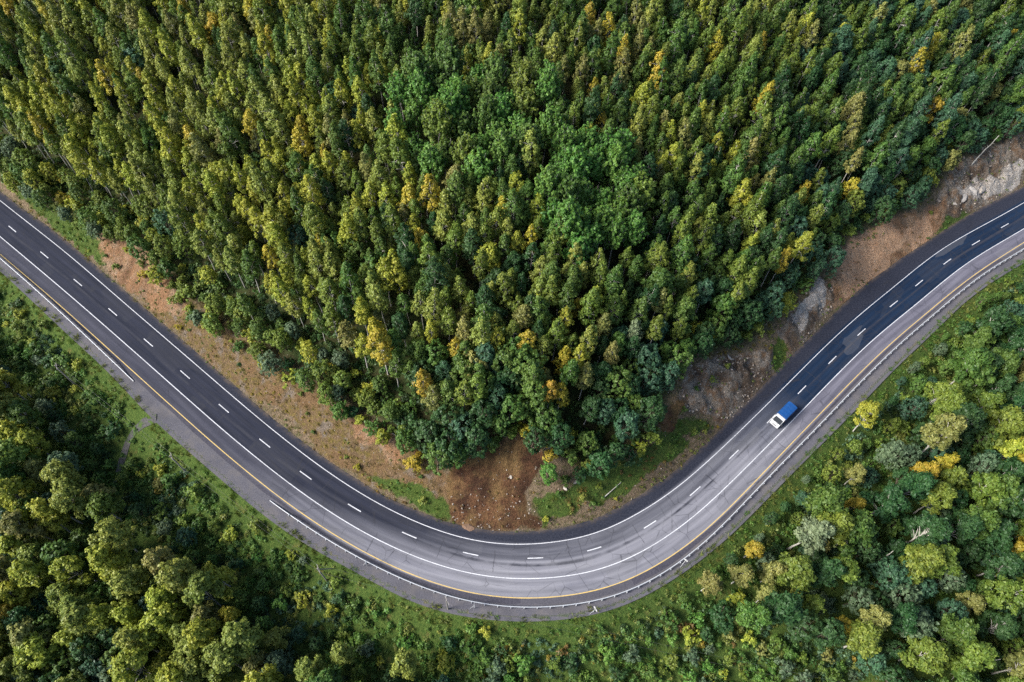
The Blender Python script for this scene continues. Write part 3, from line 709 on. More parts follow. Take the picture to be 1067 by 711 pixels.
HAND = [                                       # trees that stand out: kind, where the crown shows, colour, scale, zone, height of the crown middle
    ('broad', (838, 560), 'pale grey green', 1.12, 'out', 8), ('broad', (740, 608), 'khaki', .72, 'out', 6), ('broad', (773, 600), 'khaki', .74, 'out', 6),
    ('broad', (786, 572), 'golden yellow', .62, 'out', 6), ('broad', (806, 597), 'khaki', .85, 'out', 7), ('broad', (829, 622), 'light olive', .62, 'out', 6),
    ('broad', (798, 622), 'khaki', .62, 'out', 6), ('broad', (845, 632), 'olive green', .8, 'out', 7), ('broad', (880, 650), 'golden yellow', .6, 'out', 6),
    ('broad', (908, 432), 'yellow green', .85, 'out', 8), ('broad', (968, 492), 'golden yellow', .85, 'out', 8), ('broad', (990, 478), 'golden yellow', .75, 'out', 8), ('broad', (1030, 420), 'olive green', .9, 'out', 8),
    ('broad', (998, 408), 'olive green', .8, 'out', 8), ('broad', (1035, 372), 'mid green', .85, 'out', 8),
    ('broad', (897, 522), 'orange gold', .62, 'out', 7), ('broad', (896, 492), 'khaki', .65, 'out', 7), ('broad', (1012, 624), 'khaki', .75, 'out', 7), 
    ('willow', (930, 470), 'grey green', 1.2, 'out', 6), ('willow', (945, 620), 'grey green', 1.25, 'out', 6), ('willow', (955, 650), 'grey green', 1.25, 'out', 6), ('willow', (975, 560), 'grey green', 1.2, 'out', 6), ('willow', (990, 600), 'grey green', 1.15, 'out', 6), ('willow', (930, 600), 'bluish green', 1.2, 'out', 6),
    ('broad', (170, 588), 'khaki', 1.0, 'out', 8), ('broad', (225, 600), 'yellow green', .95, 'out', 8), ('broad', (135, 646), 'yellow green', 1.0, 'out', 8), ('broad', (140, 588), 'light olive', .75, 'out', 8),
    ('broad', (75, 510), 'light olive', .95, 'out', 8), ('broad', (95, 515), 'khaki', .8, 'out', 8), ('broad', (40, 490), 'khaki', .85, 'out', 8), ('broad', (237, 642), 'golden yellow', .7, 'out', 7), ('broad', (4, 640), 'golden yellow', .85, 'out', 8), ('broad', (18, 545), 'yellow green', .9, 'out', 8),
    ('broad', (105, 565), 'light olive', .8, 'out', 8), ('broad', (425, 690), 'light olive', .85, 'out', 7), ('broad', (355, 682), 'light olive', .7, 'out', 7), ('broad', (195, 655), 'light olive', .9, 'out', 8), ('broad', (285, 665), 'light olive', .7, 'out', 7), ('alder', (107, 620), 'bright green', .75, 'out', 4),
    ('broad', (170, 690), 'yellow green', .8, 'out', 8), ('broad', (265, 690), 'khaki', .8, 'out', 8), ('broad', (320, 700), 'light olive', .8, 'out', 8),
    ('aspen', (283, 263), 'golden yellow', .9, 'hill', 10), ('aspen', (395, 343), 'golden yellow', 1.0, 'hill', 10), ('aspen', (442, 396), 'orange gold', .95, 'hill', 10), ('aspen', (450, 415), 'khaki', .9, 'hill', 9),
    ('aspen', (550, 352), 'golden yellow', .95, 'hill', 10), ('aspen', (574, 402), 'orange gold', .8, 'hill', 9), ('aspen', (585, 408), 'golden yellow', .8, 'hill', 9), ('aspen', (623, 314), 'yellow green', 1.05, 'hill', 10), ('aspen', (600, 310), 'golden yellow', .75, 'hill', 10),
    ('broad', (510, 265), 'yellow green', .85, 'hill', 9), ('broad', (975, 108), 'golden yellow', .8, 'hill', 9), ('aspen', (832, 30), 'yellow green', 1.1, 'hill', 10), ('broad', (879, 37), 'yellow green', .85, 'hill', 9), ('aspen', (957, 67), 'golden yellow', 1.0, 'hill', 10),
    ('broad', (788, 153), 'yellow green', .8, 'hill', 9), ('aspen', (768, 158), 'yellow green', .9, 'hill', 10), ('aspen', (316, 152), 'golden yellow', 1.0, 'hill', 10), ('aspen', (260, 132), 'golden yellow', .95, 'hill', 10), ('aspen', (452, 208), 'golden yellow', 1.05, 'hill', 10), ('aspen', (422, 203), 'golden yellow', 1.0, 'hill', 10),
    ('aspen', (613, 22), 'golden yellow', .95, 'hill', 10), ('aspen', (470, 190), 'khaki', 1.0, 'hill', 10), ('aspen', (818, 268), 'golden yellow', .9, 'hill', 10), ('aspen', (165, 110), 'yellow green', 1.0, 'hill', 10), ('aspen', (52, 105), 'yellow green', 1.05, 'hill', 10), ('aspen', (60, 90), 'golden yellow', .9, 'hill', 10), ('aspen', (668, 340), 'pale grey green', .9, 'hill', 10), ('aspen', (642, 365), 'khaki', .9, 'hill', 10), ('aspen', (610, 392), 'khaki', .9, 'hill', 10),
    ('broad', (933, 160), 'bluish green', 1.05, 'hill', 8), ('broad', (905, 190), 'bluish green', 1.0, 'hill', 8), ('broad', (910, 57), 'bluish green', .85, 'hill', 9), ('broad', (1003, 88), 'bluish green', .95, 'hill', 9), ('broad', (890, 75), 'bluish green', .75, 'hill', 9), ('willow', (548, 205), 'bluish green', .9, 'hill', 6), ('willow', (565, 195), 'bluish green', .9, 'hill', 6), ('willow', (540, 228), 'bluish green', .9, 'hill', 6),
    ('alder', (447, 455), 'dark green', 1.15, 'hill', 5), ('alder', (470, 462), 'dark green', 1.15, 'hill', 5), ('alder', (455, 482), 'mid green', 1.0, 'hill', 4), ('alder', (467, 440), 'dark green', 1.1, 'hill', 5), ('alder', (550, 388), 'mid green', 1.15, 'hill', 5), ('alder', (500, 430), 'dark green', 1.0, 'hill', 5),
    ('alder', (572, 495), 'bright green', .72, 'hill', 3.4), ('shrub', (574, 472), 'golden yellow', 1.1, 'hill', 1.6), ('shrub', (547, 447), 'golden yellow', 1.3, 'hill', 1.6), ('alder', (640, 470), 'dark green', .8, 'hill', 4), ('alder', (610, 462), 'mid green', .8, 'hill', 4),
]

HILL, OUT = 'hill', 'out'
for kind, px, colour, sc, zone, hgt in HAND: add_px(kind, px, colour, sc, zone, hgt)

# poplar thickets
def pop_test(P): return base_ok(P, 6, 400) & zone_px(np.c_[P, hz(P) + 11], POPLAR_PX)
for xy in scatter(pop_test, (-40, 60), (60, 230), 3.5, 16000, taken, R):
    add('poplar', xy, pick(R, {'bright green': 6, 'mid green': 2.2, 'olive green': .8}), R.uniform(.92, 1.2), HILL)
# bushes and low dark trees along the upper edge of the cutting
def edge_t(P): return base_ok(P, -1.2, 7.0)
for xy in scatter(edge_t, (-190, 10), (190, 240), 2.05, 70000, taken, R):
    px, _ = project(np.array([[xy[0], xy[1], hz(xy)[0] + 3]])); x_, y_ = px[0]
    if x_ > 690 and at(WB, near(np.array([xy]))[0])[0] + 1.6 > (lambda q: (near(np.array([xy]))[1] - at(O_SOIL, near(np.array([xy]))[0]))[0])(0): continue
    if R.random() < .50: add('shrub', xy, pick(R, {'mid green': 3, 'yellow green': 3, 'olive green': 3, 'dark green': 2, 'golden yellow': .6}), R.uniform(.8, 1.5), HILL)
    elif 425 < x_ < 760: add('alder', xy, pick(R, {'dark green': 5, 'mid green': 4, 'bluish green': 2}), R.uniform(.7, 1.05), HILL)
    elif x_ >= 760: add('alder', xy, pick(R, {'dark green': 3, 'bluish green': 3, 'olive green': 2}), R.uniform(.6, .95), HILL)
    else: add('willow' if R.random() < .35 else 'alder', xy, pick(R, {'olive green': 4, 'mid green': 3, 'yellow green': 2, 'grey green': 2}), R.uniform(.55, .85), HILL)
# the stand of slim trees on the hill
def hill_t(P): return base_ok(P, 2.5, 500) & ~zone_px(np.c_[P, hz(P) + 10], POPLAR_PX)
def hill_r(P): return 2.35 + 2.0 * (fbm(P[:, 0], P[:, 1], 14, 3) + .04)
for xy in scatter(hill_t, (-230, 15), (230, 320), hill_r, 190000, taken, R):
    z = hz(xy)[0]; px, _ = project(np.array([[xy[0], xy[1], z + 11]])); x_, y_ = px[0]
    n1 = fbm(np.array([xy[0]]), np.array([xy[1]]), 22, 3)[0]; n2 = fbm(np.array([xy[1] + 91]), np.array([xy[0]]), 13, 2)[0]
    s_, u_ = near(np.array([xy])); a_ = u_[0] - at(O_SOIL, s_)[0] - at(WB, s_)[0]
    dark_low = a_ < 16 and 430 < x_ < 760
    if x_ > 840 and y_ < 215:                   # mixed wood towards the far end of the road, flank shade put into darker leaves
        kd = pick(R, {'broad': 3, 'alder': 1.2, 'aspen': 4, 'birch': 3, 'willow': .4})
        col = pick(R, {'olive green': 3, 'mid green': 3, 'dark green': 5, 'bluish green': 2.6, 'khaki': 1, 'golden yellow': .3})
    elif dark_low and R.random() < .68:
        kd = pick(R, {'alder': 5, 'broad': 1.5, 'aspen': 1}); col = pick(R, {'dark green': 5, 'mid green': 4, 'bluish green': 2, 'khaki': .8, 'orange gold': .3})
    else:
        kd = pick(R, {'birch': 5, 'aspen': 4.2, 'broad': .35, 'alder': .3})
        if x_ < 330: w = {'light olive': 5.5, 'olive green': 2.4, 'yellow green': 5.2, 'mid green': 1.0, 'golden yellow': .30, 'grey green': .25, 'khaki': .3}  # sunlit flank: its brightness is put into paler, yellower leaf colours
        elif x_ < 560: w = {'olive green': 4.5, 'mid green': 2.4, 'light olive': 3.2, 'yellow green': 2.6, 'khaki': .7, 'golden yellow': .45, 'dark green': 1}
        else: w = {'olive green': 4.5, 'mid green': 3.6, 'dark green': 1.4, 'khaki': .8, 'light olive': 1.8, 'yellow green': 1.1, 'golden yellow': .35, 'orange gold': .12}
        if y_ < 90: w = {**w, 'mid green': w['mid green'] + 2, 'yellow green': w['yellow green'] * .5, 'golden yellow': w['golden yellow'] * .5}
        if n2 > .14: w['khaki'] = w.get('khaki', 0) + 1.2; w['golden yellow'] += .5
        if x_ < 420 and y_ > 60: w['yellow green'] += 2.5  # more sunlight of this flank painted in as yellower leaves
        if x_ > 700: w['dark green'] += 2; w['mid green'] += 2  # shade of the far flank painted in as darker leaves
        if n1 < -.12: w['mid green'] += 3; w['dark green'] = w.get('dark green', 0) + 1.5
        col = pick(R, w)
        if kd == 'alder': col = pick(R, {'dark green': 3, 'mid green': 3, 'bluish green': 1})
    add(kd, xy, col, float(np.clip(R.normal(.95, .13), .6, 1.22)) * (.85 if kd == 'broad' else 1), HILL)

# the woods below the road
OPEN_PX = [[(470, 640), (600, 650), (700, 615), (735, 640), (760, 655), (800, 660), (880, 668), (905, 711), (905, 790), (470, 790), (468, 690)],
           [(130, 470), (165, 450), (190, 480), (215, 530), (195, 545), (165, 530), (140, 515)]]
TRACK_PX = [[(138, 424), (178, 424), (160, 452), (146, 486), (112, 486), (122, 450)]]
def out_t(P): ok, s, v = out_ok(P, 6.0, 150); px_, _ = project(np.c_[P, hz(P)]); ok = (ok & ((v > 11.5) | (px_[:, 0] > 470))) | (out_ok(P, 2.6, 150)[0] & (px_[:, 0] > 700)); return ok & ~zone_px(np.c_[P, hz(P) + 2], OPEN_PX) & ~zone_px(np.c_[P, hz(P) + 2], TRACK_PX)
def out_r(P): return 3.25 + 1.9 * (fbm(P[:, 0], P[:, 1], 14, 3) + .05)
for xy in scatter(out_t, (-200, -60), (220, 200), out_r, 90000, taken, R):
    z = hz(xy)[0]; px, _ = project(np.array([[xy[0], xy[1], z + 8]])); x_, y_ = px[0]
    s_, u_ = near(np.array([xy])); v_ = at(O_EDGE, s_)[0] - u_[0]
    if v_ < (15 if x_ < 470 else 8):
        kd = pick(R, {'willow': 3, 'alder': 3}); sc = R.uniform(.42, .72) * (.75 if v_ < 5 else 1)
        col = pick(R, {'grey green': 2, 'mid green': 3, 'dark green': 4, 'bluish green': 2, 'olive green': 2})
    elif x_ < 480:
        lit = y_ > 540  # brighter light on these crowns is put into their leaf colours
        kd = pick(R, {'broad': 5.5, 'alder': 2, 'willow': 2}); sc = R.uniform(.88, 1.2)
        col = pick(R, {'khaki': 3, 'light olive': 6 if lit else 3.5, 'olive green': 2, 'yellow green': 6 if lit else 2.2, 'golden yellow': .45, 'mid green': .5 if lit else 1.5}) if kd == 'broad' else pick(R, {'dark green': 3, 'mid green': 2, 'grey green': 2, 'bluish green': 2})
    else:
        kd = pick(R, {'broad': 4.5, 'alder': 3.6, 'willow': 1.8}); sc = R.uniform(.92, 1.28) if kd == 'broad' else R.uniform(.7, 1.0)
        col = pick(R, {'olive green': 5, 'khaki': 1.8, 'light olive': .5, 'yellow green': .15, 'golden yellow': .14, 'mid green': 3, 'dark green': 8}) if kd == 'broad' else pick(R, {'dark green': 6, 'mid green': 1.6, 'grey green': 1.2, 'bluish green': 2.4, 'olive green': 1})
    add(kd, xy, col, sc, OUT)
# bushes on the verge and in the clearings
def verge_t(P):
    ok, s, v = out_ok(P, 2.2, 150); return ok & ~zone_px(np.c_[P, hz(P)], TRACK_PX) & ((v < 14) | zone_px(np.c_[P, hz(P) + 1], OPEN_PX))
for xy in scatter(verge_t, (-160, -60), (190, 190), 2.3, 30000, taken, R):
    s_, u_ = near(np.array([xy])); v_ = at(O_EDGE, s_)[0] - u_[0]
    if v_ < 5 and R.random() < .45: continue
    add('shrub', xy, pick(R, {'mid green': 4, 'olive green': 3, 'dark green': 1.6, 'grey green': 1.6, 'yellow green': 1.2, 'bright green': 2, 'khaki': .5}), R.uniform(.6, 1.4), OUT)

# a few shrubs that have come down the cutting
def bank_t(P):
    z, s, u = height(P); a = u - at(O_SOIL, s); px, _ = project(np.c_[P, z + .8]); w = at(WB, s)
    return (a > 1.2) & (a < w) & (px[:, 0] > -20) & (px[:, 0] < PW + 20) & (fbm(P[:, 0], P[:, 1], 8, 3) > .16 - .16 * (a / w > .7) + .06 * (px[:, 0] > 690) - .2 * ((px[:, 0] > 560) & (px[:, 0] < 650)) - .2 * (px[:, 0] < 100) + .6 * ((px[:, 0] > 478) & (px[:, 0] < 562)))
for xy in scatter(bank_t, (-190, 10), (190, 240), 2.3, 30000, taken, R):
    add('shrub', xy, pick(R, {'mid green': 3, 'yellow green': 3, 'olive green': 4, 'light olive': 2, 'golden yellow': .8, 'dark green': 1}), R.uniform(.25, .55) if xy[0] > 20 else R.uniform(.3, .9), HILL)

# ---- which trees become objects of their own: the 300 of each kind that show largest; the rest is one mass per scene
NAMES = {'birch': 'slim_birch_tree', 'aspen': 'aspen_tree', 'broad': 'spreading_birch_tree', 'poplar': 'poplar_tree', 'alder': 'alder_tree', 'willow': 'willow_tree', 'shrub': 'shrub'}
SIZE = {'birch': (15, 3.2), 'aspen': (15, 3.4), 'broad': (14, 5.6), 'poplar': (14, 5), 'alder': (9, 4.8), 'willow': (8, 4.4), 'shrub': (2.6, 2.6)}
MP = np.array([(t['x'], t['y'], t['z'] + .65 * SIZE[t['kind']][0] * t['sc']) for t in TREES])
MPX, MDEP = project(MP)
for t, px, dep in zip(TREES, MPX, MDEP):
    t['px'] = px; t['inframe'] = (-4 < px[0] < PW + 4) and (-4 < px[1] < PH + 4); t['show'] = SIZE[t['kind']][1] * t['sc'] / dep
    t['solo'] = False
for kd in NAMES:
    c = sorted((t for t in TREES if t['kind'] == kd and t['inframe']), key=lambda t: -t['show'])
    for t in c[:300]: t['solo'] = True
# ---- what each tree looks like and where it stands
SPEC = {'birch': 'slim birch', 'aspen': 'aspen', 'broad': 'spreading birch', 'poplar': 'poplar', 'alder': 'bushy alder', 'willow': 'rounded willow', 'shrub': 'shrub'}
BANKS = [(-1e9, 'above the green grass bank'), (100, 'above the orange clay scar'), (205, 'above the upper dry-grass bank'), (330, 'above the lower dry-grass bank'), (430, 'above the red-brown landslip'),
         (575, 'above the grass past the landslip'), (700, 'above the grey rock cutting'), (805, 'above the strip of boulders'), (878, 'above the far orange bank'), (985, 'above the pale outcrop')]
ANCH = [((66, 390), 'round the first wooden pole'), ((184, 480), 'round the pole by the track'), ((150, 445), 'beside the side track'), ((335, 602), 'round the braced pole'), ((468, 645), 'round the pole behind the guardrail'),
        ((60, 540), 'by the long white stem'), ((20, 460), 'in the dark wood under the first pole'), ((25, 650), 'in the wood corner below the lay-by'), ((130, 600), 'amid the wood below the lay-by'), ((225, 640), 'round the golden birch below the lay-by'),
        ((270, 570), 'between lay-by and braced pole'), ((390, 690), 'at the wood edge below the braced pole'), ((570, 690), 'in the weedy clearing'), ((670, 655), 'under the lowest road sign'), ((745, 625), 'below the bright white road sign'),
        ((838, 560), 'round the big pale grey birch'), ((860, 660), 'where the valley wood meets the clearing'), ((890, 440), 'below the guardrail opposite the truck'), ((975, 490), 'round the golden birches of the valley wood'),
        ((955, 610), 'among the grey-green willows'), ((1030, 670), 'at the valley wood bottom'), ((1035, 560), 'deep in the valley wood'), ((1030, 410), 'in the upper valley wood'), ((1035, 325), 'under the far guardrail end')]
solo = [t for t in TREES if t['solo']]
XY = np.array([(t['x'], t['y']) for t in solo]); SS, UU = near(XY); AA = UU - at(O_SOIL, SS) - at(WB, SS)
_bt = pt(SS, at(O_SOIL, SS) + 2); BPX, _ = project(np.c_[_bt, np.ones(len(_bt))])
qs = {k: np.quantile([t['sc'] for t in solo if t['kind'] == k] or [1], [.22, .78]) for k in NAMES}
used = {}
def a_(w): return ('an ' if w[0] in 'aeiou' else 'a ') + w
for i, t in enumerate(solo):
    k = t['kind']; lo, hi_ = qs[k]
    size = 'tall ' if t['sc'] > hi_ and k != 'shrub' else 'large ' if t['sc'] > hi_ else 'small ' if t['sc'] < lo else ''
    if t['zone'] == 'hill':
        a = AA[i]; bank = [nm for x0, nm in BANKS if BPX[i, 0] >= x0][-1]
        depth = 'at the edge' if a < 5 else 'just inside the edge' if a < 11 else 'low on the slope' if a < 24 else 'midway up' if a < 48 else 'high up'
        where = depth + ' ' + bank; grp = {'birch': 'slim birches of the hillside stand', 'aspen': 'aspens of the hillside stand', 'poplar': 'poplars of the bright green thicket', 'shrub': 'shrubs along the top of the cutting'}.get(k, SPEC[k] + 's of the hillside')
        if k == 'poplar': where = 'in the bright thicket ' + ('top' if t['px'][1] < 120 else 'middle' if t['px'][1] < 175 else 'bottom')
    else:
        d = [math.hypot(t['px'][0] - p[0], t['px'][1] - p[1]) for p, _ in ANCH]; where = ANCH[int(np.argmin(d))][1]; v = at(O_EDGE, SS[i]) - UU[i]
        where = ('on the verge ' if v < 6 else '') + where; grp = SPEC[k] + 's below the road'
    base = '%s%s %s %s' % (size, t['colour'], SPEC[k], where); d2_ = ((XY - XY[i]) ** 2).sum(1); cands = [base]
    for j in np.argsort(d2_)[1:9]:
        o = solo[j]
        if d2_[j] > 64: break
        if (o['kind'], o['colour']) == (k, t['colour']): continue
        nm = '%s %s' % (o['colour'], SPEC[o['kind']].split()[-1]); up = UU[i] - UU[j]; rel = 'uphill of' if up > 1.6 else 'downhill of' if up < -1.6 else 'beside'
        cands += ['%s, beside %s' % (base, a_(nm)), '%s, %s %s' % (base, rel, a_(nm))]
    cands = [c for c in cands if len(c.replace('-', ' ').split()) <= 16] or [base]
    lab = next((c for c in cands[1:] + cands[:1] if c not in used), cands[0]); used[lab] = 1
    t['label'], t['group'] = lab, grp
print('LABELS distinct', len(used), 'of', len(solo))

roots = {}
for t in TREES:
    if not t['solo']: continue
    kd = t['kind']; key = (kd, t['proto']); tint = TINTS[t['colour']]; j = 1 + R.uniform(-.13, .13)
    if key not in roots:
        r = empty(NAMES[kd], (0, 0, 0)); tm, lm = PROTO[kd][t['proto']][:2]
        tr = link('trunk', tm, None, r); cr = link('crown', lm, None, r); roots[key] = (r, tr, cr)
    else:
        r0, t0, c0 = roots[key]
        r = r0.copy(); COL.objects.link(r)
        tr = t0.copy(); COL.objects.link(tr); tr.parent = r
        cr = c0.copy(); COL.objects.link(cr); cr.parent = r
    tl = t['tilt'] or (R.normal(0, .035), R.normal(0, .035))
    r.location = (t['x'], t['y'], t['z']); r.rotation_euler = (tl[0], tl[1], t['rz']); r.scale = (t['sc'] * R.uniform(.9, 1.1), t['sc'] * R.uniform(.9, 1.1), t['sc'])
    cr['tint'] = tuple(float(c * j) for c in tint)
    tag(r, t.get('label', 'tree'), 'shrub' if kd == 'shrub' else 'tree', t.get('group'))

# ---- instanced masses
def instanced(name, protos, rows, kind='stuff'):
    """rows: (x, y, z, proto index, rz, tx, ty, scale, tint)  ->  ONE object that scatters the prototypes on its points"""
    src = bpy.data.collections.new(name + '_sources')
    for i, (me) in enumerate(protos):
        o = bpy.data.objects.new('%s_source_%02d' % (name, i), me); src.objects.link(o)
    me = bpy.data.meshes.new(name); n = len(rows)
    me.vertices.add(n); me.vertices.foreach_set('co', np.array([r[:3] for r in rows], np.float32).ravel())
    a = me.attributes.new('pick', 'INT', 'POINT'); a.data.foreach_set('value', np.array([r[3] for r in rows], np.int32))
    a = me.attributes.new('spin', 'FLOAT_VECTOR', 'POINT'); a.data.foreach_set('vector', np.array([(r[5], r[6], r[4]) for r in rows], np.float32).ravel())
    a = me.attributes.new('size', 'FLOAT', 'POINT'); a.data.foreach_set('value', np.array([r[7] for r in rows], np.float32))
    a = me.attributes.new('tint', 'FLOAT_COLOR', 'POINT'); a.data.foreach_set('color', np.array([(*r[8], 1) for r in rows], np.float32).ravel())
    o = bpy.data.objects.new(name, me); COL.objects.link(o)
    g = bpy.data.node_groups.new(name, 'GeometryNodeTree')
    g.interface.new_socket('Geometry', in_out='INPUT', socket_type='NodeSocketGeometry'); g.interface.new_socket('Geometry', in_out='OUTPUT', socket_type='NodeSocketGeometry')
    gi, go = g.nodes.new('NodeGroupInput'), g.nodes.new('NodeGroupOutput')
    ci = g.nodes.new('GeometryNodeCollectionInfo'); ci.inputs['Collection'].default_value = src; ci.inputs['Separate Children'].default_value = True; ci.inputs['Reset Children'].default_value = True
    ip = g.nodes.new('GeometryNodeInstanceOnPoints'); ip.inputs['Pick Instance'].default_value = True
    def na(nm, ty):
        x = g.nodes.new('GeometryNodeInputNamedAttribute'); x.data_type = ty; x.inputs['Name'].default_value = nm; return x.outputs['Attribute']
    L = g.links.new
    L(gi.outputs[0], ip.inputs['Points']); L(ci.outputs[0], ip.inputs['Instance']); L(na('pick', 'INT'), ip.inputs['Instance Index'])
    er = g.nodes.new('FunctionNodeEulerToRotation'); L(na('spin', 'FLOAT_VECTOR'), er.inputs[0]); L(er.outputs[0], ip.inputs['Rotation'])
    L(na('size', 'FLOAT'), ip.inputs['Scale']); L(ip.outputs[0], go.inputs[0])
    md = o.modifiers.new('scatter', 'NODES'); md.node_group = g
    return tag(o, kind=kind)

rest = [t for t in TREES if not t['solo']]
if rest:
    pm, index = [], {}
    for kd in NAMES:
        for i, (tm, lm, (tv, tf), (lv, lf, lr)) in enumerate(PROTO[kd]):
            V, Fc = join_arrays([(tv, tf), (lv, lf)]); me = mesh_from('whole_tree', V, Fc, False)
            fattr(me, 'leaf_rand', np.r_[np.zeros(len(tv)), lr]); me.materials.append(tm.materials[0]); me.materials.append(LEAF)
            me.polygons.foreach_set('material_index', np.r_[np.zeros(len(tf), np.int32), np.ones(len(lf), np.int32)])
            index[kd, i] = len(pm); pm.append(me)
    rows = []
    for t in rest:
        j = 1 + R.uniform(-.13, .13)
        rows.append((t['x'], t['y'], t['z'], index[t['kind'], t['proto']], t['rz'], R.normal(0, .035), R.normal(0, .035), t['sc'], tuple(c * j for c in TINTS[t['colour']])))
    instanced('forest', pm, rows)
print('TREES', len(TREES), {k: (sum(t['kind'] == k for t in TREES), sum(t['kind'] == k and t['solo'] for t in TREES)) for k in NAMES})
# ------------------------------------------------------------------ ground cover nobody could count
def herb(seed, rad, hgt, n, size, upright=.4):
    Q = np.random.default_rng(seed); a = Q.uniform(0, 6.283, n); t = Q.uniform(0, 1, n) ** .6
    lob = 1 + .3 * np.sin(3 * a + seed)
    P = np.c_[rad * lob * t * np.cos(a), rad * lob * t * np.sin(a), hgt * (1 - .6 * t ** 2) * Q.uniform(.35, 1.05, n)]
    V, Fc = leaf_cards(P, np.c_[np.cos(a) * t, np.sin(a) * t, np.full(n, .8)] + Q.normal(0, upright, (n, 3)), size, 1.0, Q)
    me = mesh_from('herb_clump', V, Fc, False); fattr(me, 'leaf_rand', np.repeat(Q.uniform(0, 1, n), 4)); me.materials.append(LEAF); return me
def tuft(seed, rad, hgt, n):
    Q = np.random.default_rng(seed); V, Fc = [], []
    for i in range(n):
        a = Q.uniform(0, 6.283); r = rad * Q.uniform(0, 1) ** .5; b = np.array([r * math.cos(a), r * math.sin(a), -.03]); w = Q.uniform(.025, .05); o = Q.uniform(0, 6.283)
        d = np.array([math.cos(a) * .5 + Q.normal(0, .3), math.sin(a) * .5 + Q.normal(0, .3), 1.0]) * hgt * Q.uniform(.6, 1.2); x = np.array([math.cos(o), math.sin(o), 0]) * w
        k = len(V); V += [b - x, b + x, b + d + x * .15, b + d - x * .15]; Fc.append((k, k + 1, k + 2, k + 3))
    me = mesh_from('grass_tuft', V, Fc, False); fattr(me, 'leaf_rand', np.repeat(Q.uniform(0, 1, n), 4)); me.materials.append(LEAF); return me
def stone_mesh(name, seed, mat, flat_=.6, sub=2):
    import bmesh
    bm = bmesh.new(); bmesh.ops.create_icosphere(bm, subdivisions=sub, radius=1.0); Q = np.random.default_rng(seed)
    cuts = [(Q.normal(size=3), Q.uniform(.45, .85)) for _ in range(12)]
    for v in bm.verts:
        p = np.array(v.co)
        for nn, dd in cuts:
            nn = nn / np.linalg.norm(nn); ex = p @ nn - dd
            if ex > 0: p = p - nn * ex
        v.co = Vector(p * (1.15, .9, flat_) * (1 + Q.normal(0, .03)))
    me = bpy.data.meshes.new(name); bm.to_mesh(me); bm.free(); me.materials.append(mat); return me
def stone_material(name, a, b):
    k = NT(name); oc = k.n('ShaderNodeTexCoord').outputs['Object']; n = k.noise(2.5, 5, .7, oc); ra = k.n('ShaderNodeObjectInfo').outputs['Random']
    c = k.mix(k.ramp(n, .35, .65), a, b); c = k.mix(k.math('MULTIPLY', ra, .5), c, (0.16, 0.13, 0.10)); return k.done(k.bsdf(c, .9, .2, bump=n, bstr=.6, bdist=.1))
ROCK = stone_material('pale_rock', (0.25, 0.225, 0.20), (0.46, 0.42, 0.38)); RUBBLE = stone_material('rubble_stone', (0.12, 0.085, 0.065), (0.48, 0.42, 0.36))

def ground_sample(n, lo, hi): return R.uniform(lo, hi, (n, 2))
def tinted(c, j=.2): f = 1 + R.uniform(-j, j); return tuple(x * f for x in c)
herbs = [herb(40 + i, R.uniform(.45, .75), R.uniform(.5, 1.0), int(R.uniform(60, 100)), .15) for i in range(6)] + [herb(60 + i, R.uniform(.35, .5), R.uniform(.3, .5), 45, .10) for i in range(4)]
G_ = {'a': (0.078, 0.155, 0.028), 'b': (0.054, 0.112, 0.026), 'c': (0.135, 0.165, 0.036), 'd': (0.064, 0.125, 0.062), 'rust': (0.150, 0.098, 0.030), 'straw': (0.22, 0.165, 0.070), 'gold': (0.22, 0.17, 0.025), 'deep': (0.028, 0.055, 0.018)}
P = ground_sample(120000, (-190, -70), (190, 235)); Z, ss, uu = height(P); v = at(O_EDGE, ss) - uu; a = uu - at(O_SOIL, ss); w = at(WB, ss)
px, dep = project(np.c_[P, Z]); vis = (px[:, 0] > -40) & (px[:, 0] < PW + 40) & (px[:, 1] > -20) & (px[:, 1] < PH + 50)
f1 = fbm(P[:, 0], P[:, 1], 9, 3); f2 = fbm(P[:, 1] + 33, P[:, 0], 5, 3); u01 = R.random(len(P))
wz = {k: np.any([in_poly(px, p) for p in ZONE[k]], axis=0) for k in ZONE}
rows, grows, rrows = [], [], []
trackz = np.any([in_poly(px, p) for p in TRACK_PX], axis=0)
openz = np.any([in_poly(px, p) for p in OPEN_PX], axis=0)
